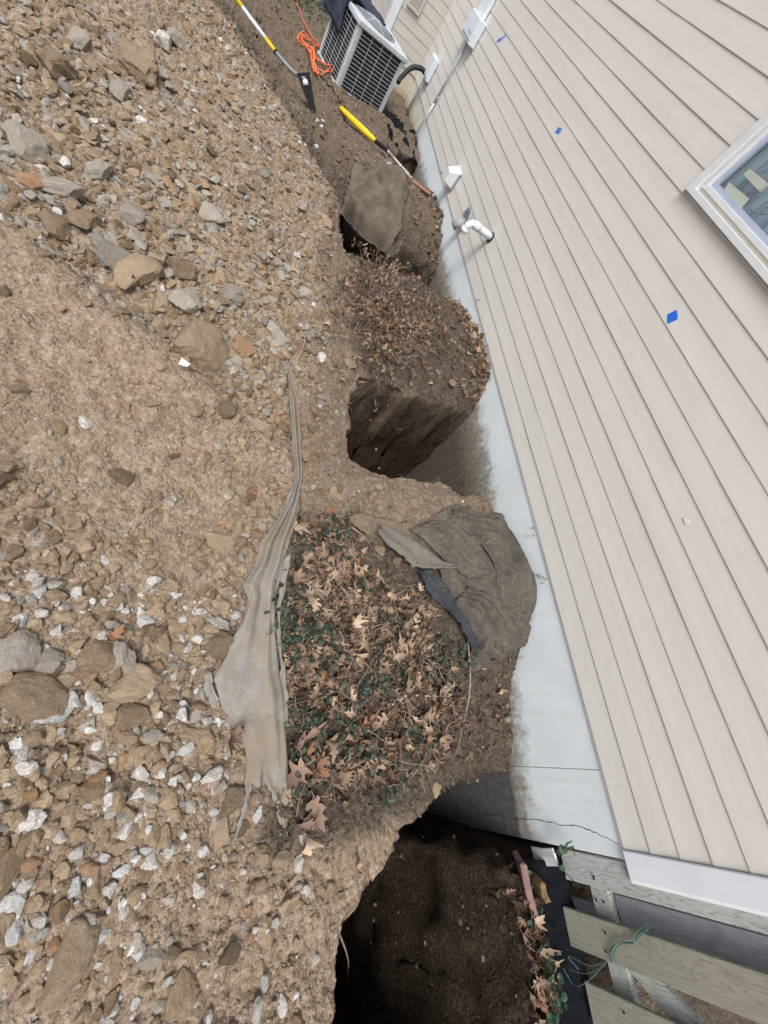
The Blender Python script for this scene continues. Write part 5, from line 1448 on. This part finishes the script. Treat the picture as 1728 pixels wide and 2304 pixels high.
def rock_mesh(v, kind):
    if (v, kind) not in RMESH:
        me = bpy.data.meshes.new("stone"); me.from_pydata([tuple(p) for p in RV[v][0]], [], RV[v][1]); me.update()
        me.materials.append(ROCK[kind]); RMESH[(v, kind)] = me
    return RMESH[(v, kind)]
def stone(x, y, sx, sy, sz, kind, label, group=None, rz=0.0, sink=.3, v=None, name="stone"):
    r = lr
    v = r.randrange(16) if v is None else v
    o = bpy.data.objects.new(name, rock_mesh(v, kind))
    o.location = (x, y, float(ground_z(x, y)) + sz * (1 - 2 * sink) )
    o.scale = (sx, sy, sz); o.rotation_euler = (r.gauss(0, .12), r.gauss(0, .12), rz)
    link(o); return tag(o, label, "stone", group)
# the ones that stand out: (pixel-free) plan position, half sizes, kind, label
TAKEN = []
MARKS = []
for x, y, w, h, kind, lab in [(-2.4694, 0.1447, 0.1015, 0.0677, 'tan', 'largest flat tan orange slab at the left edge of the dirt'), (-2.5438, 0.2635, 0.0614, 0.075, 'grey', 'pale grey tan slab just above the largest flat slab'), (-2.4092, 0.1746, 0.0702, 0.0579, 'tan', 'blocky tan rock right of the largest flat slab'), (-2.462, 0.2539, 0.0423, 0.0458, 'grey', 'pale grey rock wedged between the two left slabs'), (-2.3321, 0.2726, 0.0692, 0.0618, 'brown', 'dark brown angular rock above the blocky tan rock'), (-2.1997, 0.1823, 0.0728, 0.069, 'tan', 'rough orange tan rock beside a square brown rock'), (-2.1842, 0.0887, 0.0562, 0.0457, 'brown', 'square dark brown rock below the orange tan one'), (-1.9143, 0.3317, 0.0669, 0.0624, 'clod', 'round crumbly clod left of the plastic sheet'), (-1.7972, -0.2079, 0.0458, 0.0446, 'clod', 'round dirt clod under the thin plastic tail'), (-1.9595, -0.0058, 0.0716, 0.0478, 'brown', 'dark flat rock left of the oak leaf on plastic'), (-2.2565, 0.263, 0.0423, 0.0615, 'grey', 'upright grey slab beside the brown angular rock'), (-2.4024, -0.2879, 0.0326, 0.077, 'brown', 'long brown boulder cut by the left picture edge'), (-2.2057, -0.5191, 0.0534, 0.0861, 'tan', 'long tan ridge shaped rock near the bottom left'), (-1.894, -0.6824, 0.0501, 0.0663, 'brown', 'big brown boulder at the bottom edge of picture'), (-1.999, -0.5606, 0.0361, 0.0355, 'grey', 'round whitish grey rock above the bottom brown boulder'), (-2.5737, 1.1415, 0.0256, 0.0256, 'white', 'white stone in the fine dirt at left middle'), (-2.0744, 0.6244, 0.0319, 0.0273, 'tan', 'tan rock in gravel left of the plastic corner'), (-2.7244, 2.1191, 0.0891, 0.0778, 'grey', 'flat light grey rock on the lip of the upper rock heap'), (-2.5905, 2.1058, 0.0813, 0.1464, 'tan', 'tall tan boulder carrying a red brown leaf'), (-2.4208, 2.2799, 0.0823, 0.0793, 'brown', 'brown rounded boulder right of the tan leaf boulder'), (-2.3633, 2.06, 0.0799, 0.1155, 'grey', 'rough light grey boulder below the brown rounded boulder'), (-2.2397, 1.7982, 0.1436, 0.1787, 'tan', 'largest tan boulder beside the white scrap'), (-2.9304, 2.1527, 0.075, 0.0742, 'brown', 'brown rock at the left of the dark rock gap'), (-2.8482, 2.2299, 0.0725, 0.0699, 'brown', 'dark brown rock overhanging the gap in upper heap'), (-3.1583, 2.5958, 0.099, 0.0915, 'grey', 'large bluish grey rock in the upper left heap'), (-2.9805, 2.3928, 0.0965, 0.0648, 'grey', 'long pale grey rock in the middle of the upper heap'), (-2.8968, 2.6874, 0.0624, 0.0689, 'grey', 'rounded grey stone above the long pale rock'), (-3.0708, 2.3581, 0.0554, 0.068, 'orange', 'orange brown rock near the left edge of upper heap'), (-2.9492, 3.6989, 0.1359, 0.1432, 'tan', 'long tan rock leaning on the upper slope'), (-2.9561, 3.3792, 0.0562, 0.0842, 'grey', 'grey stone left of the long leaning tan rock'), (-2.8406, 3.8068, 0.0586, 0.0699, 'grey', 'whitish grey stone right of the long leaning tan rock'), (-3.215, 3.6179, 0.0617, 0.1083, 'grey', 'grey rock high on the upper left slope'), (-3.2147, 3.218, 0.0804, 0.1007, 'brown', 'brown block low on the upper left slope'), (-2.8175, 4.3153, 0.0671, 0.1208, 'grey', 'grey brown stone near the crest of the dirt pile'), (-2.8751, 4.1452, 0.0576, 0.0583, 'white', 'white chip beside the stone near the pile crest'), (-2.7005, 2.4766, 0.0599, 0.077, 'grey', 'pale stone at the centre of the stony bank'), (-2.1439, 2.3163, 0.0712, 0.0686, 'grey', 'grey stone to the right of the rough grey boulder'), (-2.3514, 2.8675, 0.0739, 0.0801, 'grey', 'flat light grey stone on the right of stony bank'), (-2.0426, 1.9358, 0.0634, 0.0734, 'orange', 'round buff stone below the stony bank'), (-1.8181, 2.1914, 0.0669, 0.0813, 'grey', 'grey stone near the top end of plastic strip'), (-2.4482, 1.9795, 0.0606, 0.0595, 'tan', 'tan rock under the rough light grey boulder'), (-1.528, 2.2009, 0.0285, 0.0529, 'white', 'white egg shaped stone at the left of dead brush'), (-1.5164, -0.3622, 0.0189, 0.0253, 'white', 'pale stone at the tip of the plastic tail'), (-1.5135, -0.4451, 0.0197, 0.0308, 'white', 'white oval stone at the rim above the large pit'), (-1.9908, 0.7961, 0.0681, 0.0535, 'tan', 'broad tan rock left of the upper plastic fold'), (-2.4105, 0.9826, 0.0484, 0.0396, 'clod', 'crumbly clod in the middle of the left dirt'), (-2.2081, 1.3831, 0.0452, 0.0475, 'tan', 'tan stone beneath the largest tan boulder'), (-2.0734, 1.4414, 0.0531, 0.0502, 'clod', 'flat clod right of the tan stone below boulder')]:
    TAKEN.append((x, y, max(w, h)))
    kk = {"white": .8}.get(kind, .62)
    o_ = stone(x, y, w, h, min(w, h) * kk, kind, lab, None, lr.uniform(-.3, .3), .28)
    MARKS.append((("the " + " ".join(lab.split()[:8]) if len(lab.split()) > 9 else "the " + lab), o_.location.copy()))
M_PAPERW = noisy("white_scrap", (.72, .74, .77), (.80, .82, .84), 14, .6, .3)
p_ = [(-2.2971, 1.541, -0.1324)][0]
V = [(-.022, -.012, 0), (.018, -.02, .012), (.026, .012, .006), (-.014, .018, .016), (0, 0, .026)]
o = mk("paper_scrap", V, [(0, 1, 4), (1, 2, 4), (2, 3, 4), (3, 0, 4)], M_PAPERW, None, False, (p_[0], p_[1], p_[2] + .04))
o.modifiers.new("solid", 'SOLIDIFY').thickness = .003
tag(o, "small white scrap beside the largest tan boulder", "scrap")

LANDMARK = []
CR, CU = Vector((R[0][0], R[1][0], R[2][0])), Vector((R[0][1], R[1][1], R[2][1]))
USED = {}
NTH = ["closest", "second closest", "third closest", "fourth closest", "fifth closest", "sixth closest", "seventh closest", "eighth closest", "ninth closest", "tenth closest"]
def single_out(items, marks, noun, cat_group):
    """items: (object, adjective); each gets a label from the landmark it lies nearest to"""
    bucket = {}
    for o, adj in items:
        p = o.location
        nm, q = min(marks, key=lambda mk_: (mk_[1] - p).length)
        d = p - q
        a, b = d.dot(CR), d.dot(CU)
        side = ("right of" if a > 0 else "left of") if abs(a) > abs(b) else ("above" if b > 0 else "below")
        bucket.setdefault((adj, side, nm), []).append((d.length, o))
    for (adj, side, nm), L in bucket.items():
        L.sort(key=lambda t: t[0])
        for k, (_, o) in enumerate(L):
            pre = "" if len(L) == 1 else NTH[min(k, 9)] + " "
            w = ("%s%s %s %s %s" % (pre, adj, noun, side, nm)).split()
            o["label"] = " ".join(w[:16])
single_out(FL, [("the pink brick by the fence", Vector((-.12, -.8, -.5))), ("the lilac brick by the fence", Vector((-.16, -1.03, -.55))), ("the fence's third picket", Vector((-.05, -1.25, -.45)))], "oak leaf", None)
single_out([(o_, LEAF_WORDS[b_[2]]) for o_, b_ in zip(BO, BLEAF)], LM_BED, "oak leaf", None)
# white and coloured stones of the lower left, and the rest of the 300 individuals
SC = {"white": "white quartz", "tan": "tan", "grey": "grey", "brown": "brown", "orange": "orange", "clod": "crumbly earth"}
def zone(x, y):
    if y < .35 and x < -1.45: return "in the gravelly dirt nearest the camera", "loose stones nearest the camera"
    if x > -1.5: return "in the soil beside the trench", "stones beside the trench"
    if y < 1.75: return "on the pale dirt left of the plastic strip", "stones on the pale dirt"
    return "on the stony bank up toward the shovel", "stones on the stony bank"
WH = [(-2.2468, -0.1602, 0.0168, 0.0101, 'white', ''), (-2.1877, -0.1839, 0.0212, 0.0205, 'white', ''), (-2.0453, -0.3331, 0.0257, 0.0275, 'white', ''), (-2.131, -0.242, 0.0206, 0.0308, 'white', ''), (-1.9937, -0.315, 0.0212, 0.0247, 'white', ''), (-1.8776, -0.348, 0.0221, 0.0331, 'white', ''), (-1.8801, -0.4413, 0.0231, 0.0302, 'white', ''), (-2.1395, -0.3855, 0.0226, 0.0226, 'white', ''), (-2.1776, -0.4472, 0.0155, 0.0217, 'white', ''), (-2.1711, -0.5065, 0.0152, 0.0243, 'white', ''), (-2.2137, -0.5206, 0.0281, 0.0207, 'white', ''), (-2.2469, -0.52, 0.0145, 0.0174, 'white', ''), (-2.2507, -0.2746, 0.0225, 0.0192, 'white', ''), (-2.3038, -0.2314, 0.0175, 0.0175, 'white', ''), (-2.4293, -0.0419, 0.0258, 0.0258, 'white', ''), (-2.2548, -0.0697, 0.0276, 0.0173, 'white', ''), (-2.1759, -0.1445, 0.0191, 0.0209, 'white', ''), (-1.6592, -0.7687, 0.0173, 0.0311, 'white', ''), (-1.5697, -0.7933, 0.0178, 0.0303, 'white', ''), (-1.8077, -0.7571, 0.0179, 0.0196, 'white', ''), (-1.9268, -0.7402, 0.0249, 0.0218, 'white', ''), (-1.9409, -0.6365, 0.0177, 0.0113, 'white', ''), (-1.6338, -0.7269, 0.0159, 0.0248, 'white', ''), (-1.4857, -0.5265, 0.0182, 0.0242, 'white', ''), (-1.4382, -0.7246, 0.0154, 0.0154, 'white', ''), (-1.6716, -0.5927, 0.0128, 0.0165, 'white', ''), (-2.3297, 0.3398, 0.0249, 0.0211, 'white', ''), (-2.5546, 0.5008, 0.022, 0.022, 'white', ''), (-2.521, 0.4043, 0.0217, 0.0181, 'white', ''), (-2.212, 0.5679, 0.0257, 0.0257, 'white', ''), (-2.1022, 0.086, 0.0174, 0.0155, 'white', ''), (-2.0474, -0.0421, 0.019, 0.0209, 'white', ''), (-2.448, -0.01, 0.0227, 0.0259, 'white', ''), (-2.1253, -0.0904, 0.029, 0.0217, 'white', ''), (-1.9336, 0.0567, 0.0205, 0.0184, 'white', ''), (-1.7324, -0.4259, 0.0152, 0.0114, 'white', ''), (-1.6008, -0.5895, 0.0151, 0.0189, 'white', ''), (-2.2427, -0.0939, 0.031, 0.0275, 'orange', ''), (-2.2557, -0.4753, 0.0162, 0.0192, 'orange', ''), (-2.405, -0.1142, 0.0223, 0.0191, 'orange', ''), (-1.9486, -0.368, 0.0159, 0.0141, 'orange', ''), (-2.3554, -0.2828, 0.0213, 0.0243, 'orange', ''), (-1.6835, -0.607, 0.0181, 0.0145, 'orange', ''), (-2.364, -0.3242, 0.0134, 0.0119, 'orange', ''), (-2.7311, 0.8513, 0.0189, 0.0226, 'orange', ''), (-2.5785, 0.5246, 0.0201, 0.0183, 'white', ''), (-2.3548, -0.3211, 0.0164, 0.0269, 'white', ''), (-2.3, -0.4167, 0.0177, 0.0177, 'white', ''), (-1.7886, -0.5001, 0.0218, 0.0218, 'tan', ''), (-1.6656, -0.3994, 0.0217, 0.0276, 'tan', '')]
n_ind = 0
RND = []
for x, y, w, h, kind, lab in WH:
    zt, zg = zone(x, y)
    RND.append((stone(x, y, w, h, min(w, h) * .8, kind, "x", zg, lr.uniform(-.6, .6), .22), SC[kind])); TAKEN.append((x, y, max(w, h))); n_ind += 1

def density(x, y):
    """how stony the dirt is here"""
    d = .35
    if x < -1.5:
        d = .8
        bank = float(sstep(1.5, 2.1, y + (x + 2.5) * .5) * sstep(5.4, 4.2, y))
        d += 1.6 * bank
        if y < .55: d += .9
        d *= .45 + 1.3 * float(sstep(-.25, .35, fbm(x * 1.1 + 4, y * 1.1, 140, 3)))
        lip = y - (1.8 - (x + 2.65) * .42)
        if -1.0 < lip < -.02 and x < -2.05: d *= .3
    return d
def density_v(x, y):
    d = np.where(x < -1.5, .8, .6)
    bank = sstep(1.5, 2.1, y + (x + 2.5) * .5) * sstep(5.6, 4.6, y)
    left = x < -1.5
    d = d + left * (1.6 * bank + .9 * (y < .55))
    d = np.where(left, d * (.45 + 1.3 * sstep(-.25, .35, fbm(x * 1.1 + 4, y * 1.1, 140, 3))), d)
    lip = y - (1.8 - (x + 2.65) * .42)
    d = np.where((lip > -.95) & (lip < -.02) & (x < -2.05), d * .48, d)
    d = d + 1.1 * left * ((lip < -.95) | (x > -2.05)) * (y < 1.6)
    d = d * np.where(y > 5, 1.6, 1)
    return d
def picks(n):
    """n plan positions, thick where the dirt is stony, none in the pits and few in the leaf bed"""
    X, Y = [], []
    got = 0
    while got < n:
        k = 40000
        x = RNG.uniform(-4.3, -.03, k); y = np.where(RNG.random(k) < .85, RNG.uniform(-1.1, 6.4, k), RNG.uniform(5, 10, k))
        ok = (x > -3.2 - .22 * y) & (RNG.random(k) * 3.6 < density_v(x, y))
        for p in PITS: ok &= poly_sd(x, y, p["poly"]) < -.02
        ok &= (poly_sd(x, y, BED) < 0) | (RNG.random(k) < .04)
        for p in (STRIP, FABR): ok &= (poly_sd(x, y, p) < 0) | (RNG.random(k) < .05)
        # denser near the camera, where single stones can be told apart
        ok &= RNG.random(k) < 1.0 / (1 + .18 * np.maximum(0, y - 1))
        X.append(x[ok]); Y.append(y[ok]); got += ok.sum()
    return np.concatenate(X)[:n], np.concatenate(Y)[:n]
def kind_at(x, y, u):
    if y < .55 and x < -1.5: w_ = [46, 12, 14, 19 if u else 20, 2, 26]
    elif y > 1.7 and x < -1.5: w_ = [36, 16, 36, 2, 2, 18]
    else: w_ = [44, 16, 13, 1, 1, 32]
    return lr.choices(["tan", "brown", "grey", "white", "orange", "clod"], w_)[0]
CX, CY = picks(6000)
ci = 0
while n_ind < 252:
    x, y = float(CX[ci]), float(CY[ci]); ci += 1
    s = lr.uniform(.018, .034) * (1 + .05 * max(0, y)) * (1.25 if lr.random() < .25 else 1)
    if y > 4.5: continue
    if any((x - a) ** 2 + (y - b) ** 2 < (c * .8 + s * .7) ** 2 for a, b, c in TAKEN): continue
    TAKEN.append((x, y, s))
    kind = kind_at(x, y, 0); zt, zg = zone(x, y)
    RND.append((stone(x, y, s * lr.uniform(.8, 1.5), s * lr.uniform(.7, 1.1), s * lr.uniform(.5, .8), kind, "x", zg, lr.uniform(0, 3.14), .3), ("small " if s < .026 else "") + SC[kind])); n_ind += 1

single_out(RND, MARKS, "stone", None)
# gravel: everything smaller, joined
GV2 = [rock_shape(2, 500 + k, 13, .09, .36, .74) for k in range(10)]
GV1 = [rock_shape(1, 520 + k, 4, .14, .5, .8) for k in range(8)]
M_GRAV = tint_mat("gravel", .95, 1.0, .12, 75, dist=.006)
GC = dict(tan=(.325, .248, .166), brown=(.215, .153, .096), grey=(.325, .298, .258), white=(.52, .51, .49), orange=(.36, .235, .145), clod=(.275, .206, .137))
def gravel(base, n, smin, smax, power, zone_=None):
    spots = []
    if zone_ is None: X, Y = picks(n)
    else:
        X, Y = picks(n * 6); k = zone_(X, Y); X, Y = X[k][:n], Y[k][:n]; n = len(X)
    S = (smin + (smax - smin) * RNG.random(n) ** power) * (1 + .10 * np.maximum(0, Y - 1))
    Z = ground_z(X, Y); D = soil_masks(X, Y)
    for x, y, s, z, dk in zip(X, Y, S, Z, D):
        kind = kind_at(x, y, 1)
        c = GC[kind]; q = lr.uniform(.8, 1.12)
        if kind != "white": q *= 1 - .55 * dk
        sx, sy, sz = s * lr.uniform(.8, 1.4), s * lr.uniform(.7, 1.1), s * lr.uniform(.5, .85)
        spots.append((lr.randrange(8), (x, y, z + sz * lr.uniform(-.25, .4)), (lr.gauss(0, .25), lr.gauss(0, .25), lr.uniform(0, 6.28)), (sx, sy, sz), tuple(v * q for v in c)))
    return spots
tag(scatter_mesh("loose_stones", GV2, gravel(GV2, 11500, .005, .026, 2.7), M_GRAV, "tint"), "small loose stones spread over the dug dirt", None, None, "stuff")
def coarse(x, y):
    lip = y - (1.8 - (x + 2.65) * .42)
    bank = (lip > 0) & (lip < 1.5) & (x < -1.75) & (RNG.random(len(x)) < np.clip(1.2 - .6 * lip, .15, 1))
    left = (y < .95) & (x < -1.95 + .15 * y)
    return bank | (left & (RNG.random(len(x)) < .55))
tag(scatter_mesh("broken_rock", GV2, gravel(GV2, 3600, .011, .034, 2.0, coarse), M_GRAV, "tint"), "coarse broken rock jumbled on the spoil heap", None, None, "stuff")
tag(scatter_mesh("gravel", GV1, gravel(GV1, 19000, .002, .0075, 1.5), M_GRAV, "tint"), "fine gravel and crumbs over the dug dirt", None, None, "stuff")

# stones stuck in the cut soil of the pits, and fine roots at their rims
st_ = (steep > .5) & (GX < -.03) & (GY < 5) & (GY > -1.4)
jj, ii = np.nonzero(st_)
sel = RNG.choice(len(jj), 520)
spots = []
for a_, b_ in zip(jj[sel], ii[sel]):
    s = .004 + .014 * lr.random() ** 2.5; q = lr.uniform(.35, .9)
    c = GC[lr.choice(["tan", "brown", "grey", "clod"])]
    spots.append((lr.randrange(8), (PX_[a_, b_], PY_[a_, b_], GZ[a_, b_]), (lr.uniform(0, 6), lr.uniform(0, 6), lr.uniform(0, 6)), (s, s * .8, s * .8), tuple(v * q for v in c)))
tag(scatter_mesh("embedded_stones", GV2, spots, M_GRAV, "tint"), "small stones stuck in the cut pit walls", None, None, "stuff")
rim = (pit_m > .02) & (pit_m < .6) & (GX < -.05) & (GY < 5)
jj, ii = np.nonzero(rim)
m = MB()
for k in RNG.choice(len(jj), 150):
    x, y, z = PX_[jj[k], ii[k]], PY_[jj[k], ii[k]], GZ[jj[k], ii[k]]
    P = [(x, y, z)]
    a_ = lr.uniform(0, 6.28)
    for q in range(4):
        P.append((P[-1][0] + math.cos(a_) * .012 + lr.uniform(-.008, .008), P[-1][1] + math.sin(a_) * .012 + lr.uniform(-.008, .008), P[-1][2] + lr.uniform(-.02, .012)))
    m.tube(P, [.0012, .001, .0009, .0007, .0004], 3)
tag(m.build("fine_roots", M_TWIG), "fine pale roots fringing the pit rims", None, None, "stuff")

spots = []
while len(spots) < 520:
    x, y = lr.uniform(-1.4, -.02), lr.uniform(.3, 1.45)
    if y < .95 and lr.random() < .75: continue
    z = on_fabric(x, y)
    if z is None: continue
    s = .002 + .008 * lr.random() ** 2; q = lr.uniform(.35, .75)
    c = GC[lr.choice(["tan", "brown", "grey", "clod"])]
    spots.append((lr.randrange(8), (x, y, z + s * .4), (lr.uniform(0, 6), lr.uniform(0, 6), lr.uniform(0, 6)), (s, s * .8, s * .8), tuple(v * q for v in c)))
tag(scatter_mesh("soil_crumbs", GV1, spots, M_GRAV, "tint"), "crumbs of soil lying on the landscape fabric", None, None, "stuff")
